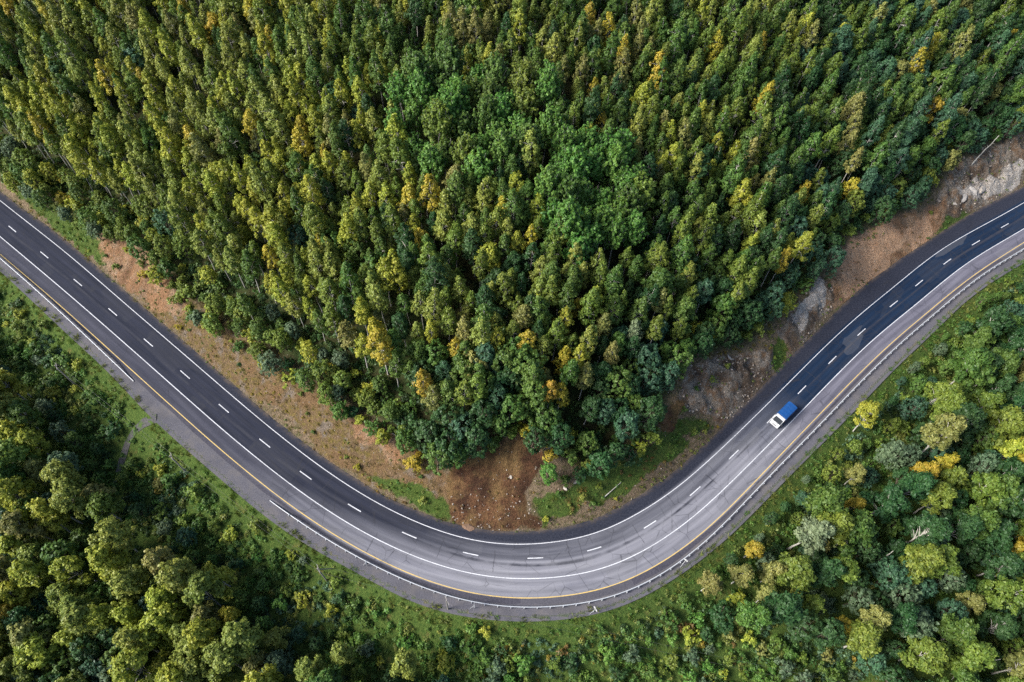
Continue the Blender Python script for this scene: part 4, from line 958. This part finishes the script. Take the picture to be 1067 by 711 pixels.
for i in np.flatnonzero(vis & ((v > -.6) | (a > -.3))):
    x, y = P[i]; z = Z[i]
    if trackz[i] and u01[i] > .25: continue
    if v[i] > -1.0:                               # the slope below the road
        if v[i] > 60 and u01[i] > .5: continue
        if u01[i] > .34 + .6 * (v[i] < 18) + .66 * openz[i]: continue
        if v[i] < 3.2:
            if v[i] < .1 and (160 < px[i, 0] < 290 or u01[i] > .16 + .35 * (f2[i] > .0)): continue
            if u01[i] < .45 or v[i] < 1: grows.append((x, y, z, int(R.integers(6)), R.uniform(0, 6.28), 0, 0, R.uniform(.6, 1.2), tinted(G_['c'] if f1[i] > -.06 else G_['a'])))
            else: rows.append((x, y, z, 6 + int(R.integers(4)), R.uniform(0, 6.28), 0, 0, R.uniform(.7, 1.3), tinted(G_['a'] if f2[i] > 0 else G_['c'])))
        else:
            c = 'a' if f1[i] > .0 else 'b' if f1[i] > -.08 else 'deep' if f1[i] > -.14 else 'd'
            if f2[i] > .20: c = 'rust' if openz[i] and R.random() < .45 else 'c'
            elif R.random() < .14: c = 'c'
            elif R.random() < .05 and openz[i]: c = 'gold'
            rows.append((x, y, z, int(R.integers(10)), R.uniform(0, 6.28), R.normal(0, .1), R.normal(0, .1), R.uniform(.7, 1.5), tinted(G_[c])))
    elif a[i] < w[i] + 3:                        # the cut bank
        if wz['clay'][i] or wz['loam'][i]:
            low = px[i, 1] > 515 and 470 < px[i, 0] < 575
            if u01[i] < (.05 + .5 * (f1[i] > .08) if px[i, 0] > 700 or px[i, 0] < 300 else .07): rows.append((x, y, z, 6 + int(R.integers(4)), R.uniform(0, 6.28), 0, 0, R.uniform(.5, 1.0), tinted(G_['rust' if u01[i] < .07 else 'c' if u01[i] < .3 else 'b'])))
            elif u01[i] < (.95 if low else .22 if px[i, 0] > 700 else .5): rrows.append((x, y, z, int(R.integers(6)), R.uniform(0, 6.28), R.uniform(0, 6), 0, R.uniform(.05, .20) * (1.4 if low else 1), (1, 1, 1)))
        elif wz['rock'][i]:
            if u01[i] < .62: rrows.append((x, y, z, int(R.integers(6)), R.uniform(0, 6.28), R.uniform(0, 6), 0, R.uniform(.08, .42), (1, 1, 1)))
            elif u01[i] < .78: rows.append((x, y, z, 6 + int(R.integers(4)), R.uniform(0, 6.28), 0, 0, R.uniform(.5, .9), tinted(G_['c'])))
        elif wz['grass'][i]:
            if u01[i] < .75: (grows if u01[i] < .3 else rows).append((x, y, z, int(R.integers(6)) if u01[i] < .3 else 6 + int(R.integers(4)), R.uniform(0, 6.28), 0, 0, R.uniform(.6, 1.2), tinted(G_['a'] if f2[i] > .02 else G_['c'] if f1[i] > -.05 else G_['rust'])))
        else:
            tanz = wz['tan'][i]
            if u01[i] < .42: grows.append((x, y, z, int(R.integers(6)), R.uniform(0, 6.28), 0, 0, R.uniform(.5, 1.0), tinted(G_['straw'] if (tanz and f2[i] > -.12) else G_['gold'] if f1[i] > .05 else G_['c'])))
            elif u01[i] < .50 + .18 * (f1[i] > .03) + .2 * (a[i] < 2.5): rows.append((x, y, z, 6 + int(R.integers(4)), R.uniform(0, 6.28), 0, 0, R.uniform(.5, 1.0), tinted(G_['c'] if f2[i] < .05 else G_['rust'] if not tanz else G_['gold'])))
            elif u01[i] < .92: rrows.append((x, y, z, int(R.integers(6)), R.uniform(0, 6.28), R.uniform(0, 6), 0, R.uniform(.05, .20), (1, 1, 1)))
    elif u01[i] < (.6 if a[i] < 22 else .22) and a[i] < 60:
        rows.append((x, y, z, int(R.integers(10)), R.uniform(0, 6.28), 0, 0, R.uniform(.8, 1.5), tinted(G_['deep'] if u01[i] < .12 else G_['b'])))
instanced('undergrowth', herbs, rows)
instanced('grass', [tuft(80 + i, R.uniform(.3, .5), R.uniform(.35, .6), 46) for i in range(6)], grows)
instanced('rubble', [stone_mesh('stone', 90 + i, RUBBLE, .7, 1) for i in range(6)], rrows)
print('COVER', len(rows), len(grows), len(rrows))

# ------------------------------------------------------------------ mesh kit for built things
import bmesh
class MB:
    def __init__(self): self.bm = bmesh.new()
    def box(self, c, s, rot=None, bevel=0.0):
        m = Matrix.Translation(c) @ (rot.to_4x4() if rot is not None else Matrix()) @ Matrix.Diagonal((*s, 1))
        r = bmesh.ops.create_cube(self.bm, size=1.0, matrix=m)
        if bevel: bmesh.ops.bevel(self.bm, geom=list({e for v in r['verts'] for e in v.link_edges}), offset=bevel, segments=2, profile=.6, affect='EDGES')
        return self
    def tube(self, pts, rad, k=8):
        V, Fc = tube(pts, np.broadcast_to(rad, len(pts)), k); vs = [self.bm.verts.new(v) for v in V]
        for f in Fc:
            f = [int(x) for x in f]
            if len(set(f)) == 4:
                try: self.bm.faces.new([vs[x] for x in f])
                except ValueError: pass
        return self
    def cyl(self, c, axis, r, h, k=16, r2=None):
        q_ = Vector(axis).to_track_quat('Z', 'Y').to_matrix().to_4x4()
        bmesh.ops.create_cone(self.bm, cap_ends=True, segments=k, radius1=r, radius2=r if r2 is None else r2, depth=h, matrix=Matrix.Translation(c) @ q_); return self
    def prism(self, prof, y0, y1, taper=None):
        """profile in (x, z) swept across y"""
        A = [self.bm.verts.new((x, y0, z)) for x, z in prof]; B = [self.bm.verts.new((x, y1, z)) for x, z in prof]; n = len(prof)
        self.bm.faces.new(A); self.bm.faces.new(B[::-1])
        for i in range(n): self.bm.faces.new((A[i], B[i], B[(i + 1) % n], A[(i + 1) % n]))
        return self
    def build(self, name, mat, parent=None, bevel=0.0, smooth=False):
        bmesh.ops.recalc_face_normals(self.bm, faces=self.bm.faces)
        if bevel: bmesh.ops.bevel(self.bm, geom=list(self.bm.edges), offset=bevel, segments=2, profile=.6, affect='EDGES')
        me = bpy.data.meshes.new(name); self.bm.to_mesh(me); self.bm.free()
        if smooth: me.polygons.foreach_set('use_smooth', np.ones(len(me.polygons), bool))
        return link(name, me, mat, parent)
def plain(name, col, rough=.5, spec=.4, metal=0.0, var=.15):
    k = NT(name); n = k.noise(3.0, 4, .6, k.n('ShaderNodeTexCoord').outputs['Object'])
    return k.done(k.bsdf(k.mix(k.math('MULTIPLY', k.ramp(n, .4, .7), var), col, tuple(c * .45 + .03 for c in col)), rough, spec, metal))
GALV = plain('galvanised_steel', (0.46, 0.47, 0.49), .5, .5, .25, .2); WHITEP = plain('white_paint', (0.46, 0.46, 0.47), .35, .5, 0, .12); BLUE = plain('blue_tarpaulin', (0.003, 0.050, 0.185), .55, .35, 0, .25)
GLASS = plain('dark_glass', (0.010, 0.013, 0.017), .12, .35, 0, .1); RUBBER = plain('rubber', (0.02, 0.02, 0.02), .8, .2); STEEL = plain('grey_steel', (0.30, 0.30, 0.31), .4, .5, .5); DARK = plain('dark_chassis', (0.03, 0.03, 0.03), .6, .3)
WOOD = plain('weathered_wood', (0.24, 0.22, 0.20), .85, .15, 0, .5); BOARD = plain('varnished_board', (0.26, 0.14, 0.055), .6, .3, 0, .4); AMBER = plain('amber_lens', (0.55, 0.16, 0.02), .3, .5); REDL = plain('red_lens', (0.35, 0.015, 0.015), .3, .5); LAMP = plain('clear_lens', (0.65, 0.66, 0.66), .15, .6); CERAMIC = plain('ceramic', (0.5, 0.48, 0.45), .3, .5); WIRE = plain('aluminium_wire', (0.10, 0.10, 0.10), .5, .4, .4)

# ---- guardrails
def guardrail(s0, s1, label, step):
    mid = pt([(s0 + s1) / 2], at(O_RAIL, (s0 + s1) / 2))[0]
    root = empty('guardrail', (mid[0], mid[1], 0)); tag(root, label, 'guardrail', 'guardrails on the outer side of the road')
    ss = np.arange(s0, s1, 1.0); base = at(O_RAIL, ss)
    prof = [(.00, .46), (.045, .49), (.045, .56), (.00, .60), (.045, .64), (.045, .71), (.00, .745), (-.035, .745), (-.012, .60), (-.035, .46)]
    V = []
    zz = np.clip(np.minimum((ss - s0) / 7, (s1 - ss) / 7), 0, 1) * .62 - .62          # ends dip into the ground
    for du, z in prof:
        V.append(np.c_[pt(ss, base + du * 2.2) - mid, z + zz])
    V = np.array(V).transpose(1, 0, 2).reshape(-1, 3); k = len(prof); n = len(ss); i = np.arange(n * k).reshape(n, k); j = np.roll(i, -1, 1)
    Fc = np.stack([i[:-1], j[:-1], j[1:], i[1:]], -1).reshape(-1, 4)
    link('rail', mesh_from('rail', V, Fc), GALV, root)
    first = None
    for s in np.arange(s0 + 5, s1 - 5, step):
        p = pt([s], at(O_RAIL, s) - .20)[0] - mid; nn = pt([s], 1.0)[0] - pt([s], 0.0)[0]
        if first is None:
            m = MB(); m.box((0, 0, .33), (.13, .11, .90)); m.box((.10, 0, .60), (.10, .09, .24)); first = m.build('post', GALV, root); o = first
        else: o = first.copy(); COL.objects.link(o); o.parent = root
        o.location = (p[0], p[1], 0); o.rotation_euler = (0, 0, math.atan2(nn[1], nn[0]))
    return root
guardrail(s_at((0, 246)) - 70, near(flat([(141, 399)]))[0][0], 'galvanised guardrail that ends just before the lay-by and the side track', 2.4)
guardrail(near(flat([(283, 520)]))[0][0], S1 + 12, 'long galvanised guardrail curving round the whole outside of the bend', (S1 + 12 - near(flat([(283, 520)]))[0][0] - 10) / 99)

# ---- road signs behind the rail, seen almost from above
def road_sign(px, label, ang, shape):
    p = hit([px])[0]; root = empty('road_sign', (p[0], p[1], hz(p[:2])[0]), ang); tag(root, label, 'road sign', 'signs behind the guardrail')
    MB().tube([(0, 0, -.3), (0, 0, 2.9)], .05, 8).build('post', GALV, root)
    MB().tube([(-.05, 0, 2.0), (-.75, 0, 0.0)], .03, 6).build('brace', GALV, root)
    m = MB()
    if shape == 'round': m.cyl((.07, 0, 2.55), (1, 0, 0), .38, .03, 24)
    else: m.box((.07, 0, 2.5), (.03, .95, .7), None, .01)
    m.build('panel', WHITEP, root)
for px, lb, sh_ in (((383, 590), 'thin road sign on a braced post behind the rail where the bend begins', 'round'), ((494, 634), 'road sign on a braced post beside the roadside pole', 'box'),
               ((618, 638), 'road sign just past the lowest point of the bend', 'box'), ((711, 588), 'bright white braced road sign behind the rail below the round pale tree', 'round')):
    s_, u_ = near(flat([px])); tg = pt(s_ + 1, 0)[0] - pt(s_, 0)[0]; road_sign(px, lb, math.atan2(tg[1], tg[0]) + .3, sh_)

# ---- roadside poles and the wires between them
POLE_H = 8.5; tops = []
def utility_pole(top_px, label, brace, hgt=POLE_H):
    b = hit([top_px])[0][:2].copy()
    for _ in range(20):
        m = np.array([b[0], b[1], hz(b)[0] + hgt]); b += flat([top_px], m[2])[0] - m[:2]
    z = hz(b)[0]; root = empty('utility_pole', (b[0], b[1], z), 0.55); tag(root, label, 'utility pole', 'wooden poles of the roadside power line')
    MB().tube([(0, 0, -.5), (0, 0, hgt * .5), (0, 0, hgt)], [.15, .13, .10], 10).build('post', WOOD, root)
    MB().box((0.13, 0, hgt - .45), (.10, 1.7, .12)).build('crossarm', WOOD, root)
    for y in (-.75, .75): MB().cyl((.13, y, hgt - .30), (0, 0, 1), .055, .18, 10, .035).build('insulator', CERAMIC, root)
    if brace: MB().tube([(.08, .05, hgt - .8), (1.9, 1.5, -.6)], [.09, .11], 8).build('brace', WOOD, root)
    tops.append((b[0], b[1], z + hgt - .2, 0.55)); return root
utility_pole((57, 381), 'grey wooden pole standing among the dark bushes before the lay-by', False)
utility_pole((177, 475), 'grey wooden pole at the edge of the thicket beside the side track', False)
utility_pole((330.5, 592.5), 'pale wooden pole with a slanting brace below the start of the bend', True)
utility_pole((465, 626), 'pale wooden pole close behind the guardrail before the lowest point of the bend', False, 7.0)
utility_pole((985, 738), 'grey wooden pole in the wood below the clearing', False)
def overhead_wire(a, b, side, label):
    e = []
    for x, y, z, rz in (a, b): e.append(np.array([x - math.sin(rz) * side * .75 + .13 * math.cos(rz), y + math.cos(rz) * side * .75 + .13 * math.sin(rz), z]))
    t = np.linspace(0, 1, 15); L = np.linalg.norm(e[1] - e[0]); pts = e[0] + (e[1] - e[0]) * t[:, None]; pts[:, 2] -= 4 * t * (1 - t) * L * .012
    mid = pts[7]; o = MB().tube(pts - mid, .010, 5).build('overhead_wire', WIRE); o.location = mid; tag(o, label, 'wire', 'power line wires')
spans = ['from the first pole in bushes to the track pole', 'from the pole by the track to the braced pole', 'from the braced pole to the pole behind the guardrail', 'crossing the weedy clearing below the bend']
for i, nm in enumerate(spans):
    for sd, w_ in ((-1, 'valley side'), (1, 'road side')): overhead_wire(tops[i], tops[i + 1], sd, 'thin wire %s, %s' % (nm, w_))

# ---- the truck: x forward, z up
tc = flat([(815, 434)], 1.0)[0]; s_, u_ = near(tc[None]); tg = pt(s_ - 1, u_)[0] - pt(s_, u_)[0]
truck = empty('truck', (tc[0], tc[1], 0.0), math.atan2(tg[1], tg[0]), 1.04); tag(truck, 'small white cab truck with a blue tarpaulin cover driving down the inner lanes', 'truck')
MB().box((-.35, .42, .52), (5.3, .12, .18)).box((-.35, -.42, .52), (5.3, .12, .18)).box((-2.6, 0, .52), (.1, .84, .16)).build('chassis', DARK, truck)
cabp = [(.78, .55), (.78, 2.12), (.95, 2.20), (1.50, 2.16), (2.28, 1.34), (2.50, 1.22), (2.58, .95), (2.58, .50), (2.2, .50)]
cab = MB().prism(cabp, -.96, .96).build('cab', WHITEP, truck, .05)
def slab(pts, mat, name, parent):
    m = MB(); vs = [m.bm.verts.new(p) for p in pts]; f = m.bm.faces.new(vs); r = bmesh.ops.extrude_face_region(m.bm, geom=[f]); m.bm.normal_update()
    n = f.normal.copy()
    for g in r['geom']:
        if isinstance(g, bmesh.types.BMVert): g.co += n * -.02
    return m.build(name, mat, parent)
slab([(1.54, -.86, 2.13), (1.54, .86, 2.13), (2.27, .92, 1.36), (2.27, -.92, 1.36)], GLASS, 'windshield', truck)
for sd in (-1, 1):
    d = slab([(1.0, sd * .975, .62), (2.1, sd * .975, .62), (2.1, sd * .975, 1.36), (1.55, sd * .965, 2.06), (1.0, sd * .965, 2.06)], WHITEP, 'door', truck)
    slab([(1.1, sd * .990, 1.42), (2.0, sd * .990, 1.42), (1.54, sd * .984, 1.98), (1.1, sd * .984, 1.98)], GLASS, 'window', d); MB().box((1.12, sd * 1.0, 1.22), (.16, .03, .04)).build('handle', DARK, d)
    MB().box((2.55, sd * .70, .98), (.10, .34, .20), None, .03).build('headlight', LAMP, truck)
    mi = MB().tube([(2.15, sd * .95, 1.42), (2.22, sd * 1.22, 1.50)], .025, 6).box((2.22, sd * 1.25, 1.58), (.08, .18, .30), None, .02).build('mirror', DARK, truck)
    MB().box((-2.93, sd * .82, .74), (.05, .22, .14)).build('tail_light', REDL, truck)
MB().box((2.62, 0, .50), (.14, 1.9, .24), None, .04).build('bumper', WHITEP, truck)
MB().box((2.585, 0, .80), (.06, .9, .16)).build('grille', DARK, truck)
MB().box((2.33, .40, 1.36), (.03, .75, .025), Matrix.Rotation(.25, 3, 'Z')).box((2.33, -.45, 1.36), (.03, .75, .025), Matrix.Rotation(.25, 3, 'Z')).build('wiper', DARK, truck)
bed = MB().box((-1.10, 0, .86), (3.62, 2.16, .12)).box((-1.10, 1.06, 1.08), (3.62, .05, .38)).box((-1.10, -1.06, 1.08), (3.62, .05, .38)).box((-2.89, 0, 1.08), (.05, 2.07, .38)).box((.685, 0, 1.08), (.05, 2.07, .38)).build('cargo_bed', BOARD, truck)
ts = [(-1.085, 1.20), (-1.085, 2.10), (-.98, 2.38), (-.5, 2.50), (.5, 2.50), (.98, 2.38), (1.085, 2.10), (1.085, 1.20)]
m = MB(); A = [[m.bm.verts.new((x, y, z - (.02 if k_ % 2 else 0) * (z > 1.5))) for y, z in ts] for k_, x in enumerate(np.linspace(-2.94, .735, 9))]
for r0, r1 in zip(A[:-1], A[1:]):
    for i in range(len(ts) - 1): m.bm.faces.new((r0[i], r0[i + 1], r1[i + 1], r1[i]))
m.bm.faces.new(A[0]); m.bm.faces.new(A[-1][::-1]); m.build('tarpaulin_cover', BLUE, truck)
for x, y in ((1.95, .84), (1.95, -.84), (-1.75, .80), (-1.75, -.80)):
    w = empty('wheel', (x, y, .40)); w.parent = truck; dual = x < 0
    m = MB(); m.cyl((0, 0, 0), (0, 1, 0), .40, .24 if not dual else .42, 24); m.build('tyre', RUBBER, w, .03); m = MB(); sg = 1 if y > 0 else -1
    m.cyl((0, sg * (.125 if not dual else .215), 0), (0, 1, 0), .22, .02, 18); m.build('rim', STEEL, w)

# ---- stones, cut branches, bare stems
BROCK = [((851, 300), 1.1), ((846, 309), 1.3), ((842, 320), .9), ((858, 297), .8), ((838, 331), .8), ((1003, 206), 1.6), ((1013, 200), 1.9), ((1022, 196), 1.4), ((994, 212), 1.0), ((1035, 188), 1.3), ((1048, 182), 1.0), ((760, 372), .6), ((532, 497), .55), ((588, 508), .6), ((600, 502), .7), ((608, 496), .6)]
BL = ['pale boulder at the top of the rocky strip by the orange bank', 'largest pale boulder of the rocky strip beside the orange bank', 'pale boulder halfway down the rocky strip above the road', 'small pale boulder at the very top of the rocky strip', 'lowest pale boulder of the rocky strip above the dark lane',
      'bulky pale boulder at the near end of the pale outcrop', 'biggest pale boulder of the pale outcrop at the far bend', 'pale boulder behind the biggest one on the pale outcrop', 'low pale boulder at the near foot of the pale outcrop', 'greyish boulder midway along the far pale outcrop', 'last small boulder at the far end of the pale outcrop',
      'small pale stone on top of the grey rock cutting', 'small pale stone stuck in the red-brown landslip', 'pale stone under the bright green bush by the landslip', 'middle pale stone of three under the bush by the landslip', 'uppermost pale stone of three under the bush by the landslip']
for i, ((px, r_), lb) in enumerate(zip(BROCK, BL)):
    p = hit([px])[0]; o = link('boulder', stone_mesh('boulder', 300 + i, ROCK, R.uniform(.55, .8), 3)); o.location = (p[0], p[1], p[2] - r_ * .12); o.scale = (r_ * R.uniform(.9, 1.5), r_ * R.uniform(.65, 1.0), r_ * .85); o.rotation_euler = (R.uniform(-.3, .3), R.uniform(-.3, .3), R.uniform(0, 6)); tag(o, lb, 'boulder', 'pale rocks on the cutting')
CLAYM = stone_material('clay_clod', (0.12, 0.06, 0.035), (0.22, 0.12, 0.07)); p = hit([(487, 549)])[0]
o = link('soil_mound', stone_mesh('soil_mound', 377, CLAYM, .5, 4)); o.location = (p[0], p[1], .15); o.scale = (1.25, 1.15, .9); tag(o, 'round brown mound of soil on the road shoulder at the foot of the landslip', 'soil mound')
p = hit([(577, 464)])[0]; m = MB()
for i in range(34):
    a = .9 + R.normal(0, .35); L = R.uniform(1.6, 3.4); c = np.array([R.normal(0, .8), R.normal(0, .7), .25 + R.uniform(0, .8)]); d = np.array([math.cos(a), math.sin(a), R.normal(-.35, .15)]) * L / 2
    m.tube([c - d, c + (0, 0, .05), c + d], [R.uniform(.04, .08), .05, .025], 5)
o = m.build('brushwood_pile', WOOD); o.location = p; tag(o, 'heap of pale cut branches on the bank above the bright green bush', 'branch pile')
def bare_stem(b_px, t_px, label, name='dead_tree', hgt=7.0):
    b = hit([b_px])[0]; b = np.array([b[0], b[1], hz(b[:2])[0]]); t = np.r_[flat([t_px], b[2] + hgt)[0], b[2] + hgt] - b
    root = empty(name, b); tag(root, label, 'dead tree', 'bare pale stems')
    k_ = np.linspace(0, 1, 7); P_ = np.outer(k_, t); P_[:, :2] += R.normal(0, .09, (7, 2)); P_[0] = (0, 0, -.3)
    MB().tube(P_, .15 * (1 - .75 * k_) + .02, 7).build('trunk', PALE_BARK, root)
    for _ in range(5):
        f = R.uniform(.4, .95); c = t * f; a = R.uniform(0, 6.28); L = R.uniform(.7, 1.8) * (1.2 - f); d = np.array([math.cos(a) * L, math.sin(a) * L, L * .7]); MB().tube([c, c + d * .6, c + d + (0, 0, .1)], [.04, .028, .012], 5).build('branch', PALE_BARK, root)
for b_, t_, lb in (((908, 588), (931, 575), 'bare pale stem leaning over the dark gap in the valley wood'), ((838, 600), (857, 590), 'bare pale stem just below the big pale grey tree'), ((1003, 697), (1042, 686), 'long bare stem at the bottom of the valley wood'),
                   ((930, 618), (957, 608), 'bare stem leaning between the grey-green willows'), ((33, 414), (3, 391), 'bare pale stem among dark bushes beyond the first wooden pole'), ((87, 546), (45, 524), 'long white bare stem across the khaki crowns below the lay-by'),
                   ((110, 531), (97, 512), 'short white bare stem beside the long one below the lay-by'), ((63, 594), (36, 582), 'white bare stem low in the wood under the lay-by'), ((1013, 171), (1041, 141), 'white bare stem leaning out of the wood above the pale outcrop'),
                   ((1034, 112), (1056, 79), 'slim pale bare stem high in the dark wood above the outcrop'), ((256, 47), (226, 2), 'tall pale bare stem leaning among olive birches at the top'), ((157, 27), (139, 6), 'dead bare stem in the dark gap near the top corner'),
                   ((792, 657), (792, 640), 'upright bare stem at the upper edge of the weedy clearing')):
    bare_stem(b_, t_, lb)
for px, a, lb in (((414, 455), -.45, 'pale broken branch lying on the clay beside the dark clump'), ((638, 511), .75, 'pale broken branch lying on the grassy bank past the landslip')):
    p = hit([px])[0]; d = np.array([math.cos(a), math.sin(a), 0]) * 2.2; q0, q1 = p - d, p + d; m = MB(); e0 = np.r_[-d[:2], hz(q0[:2])[0] - p[2] + .12]; e1 = np.r_[d[:2], hz(q1[:2])[0] - p[2] + .12]
    m.tube([e0, (0, 0, .22), e1], [.10, .08, .04], 6); o = m.build('fallen_branch', PALE_BARK); o.location = p; tag(o, lb, 'branch', 'broken branches on the bank')
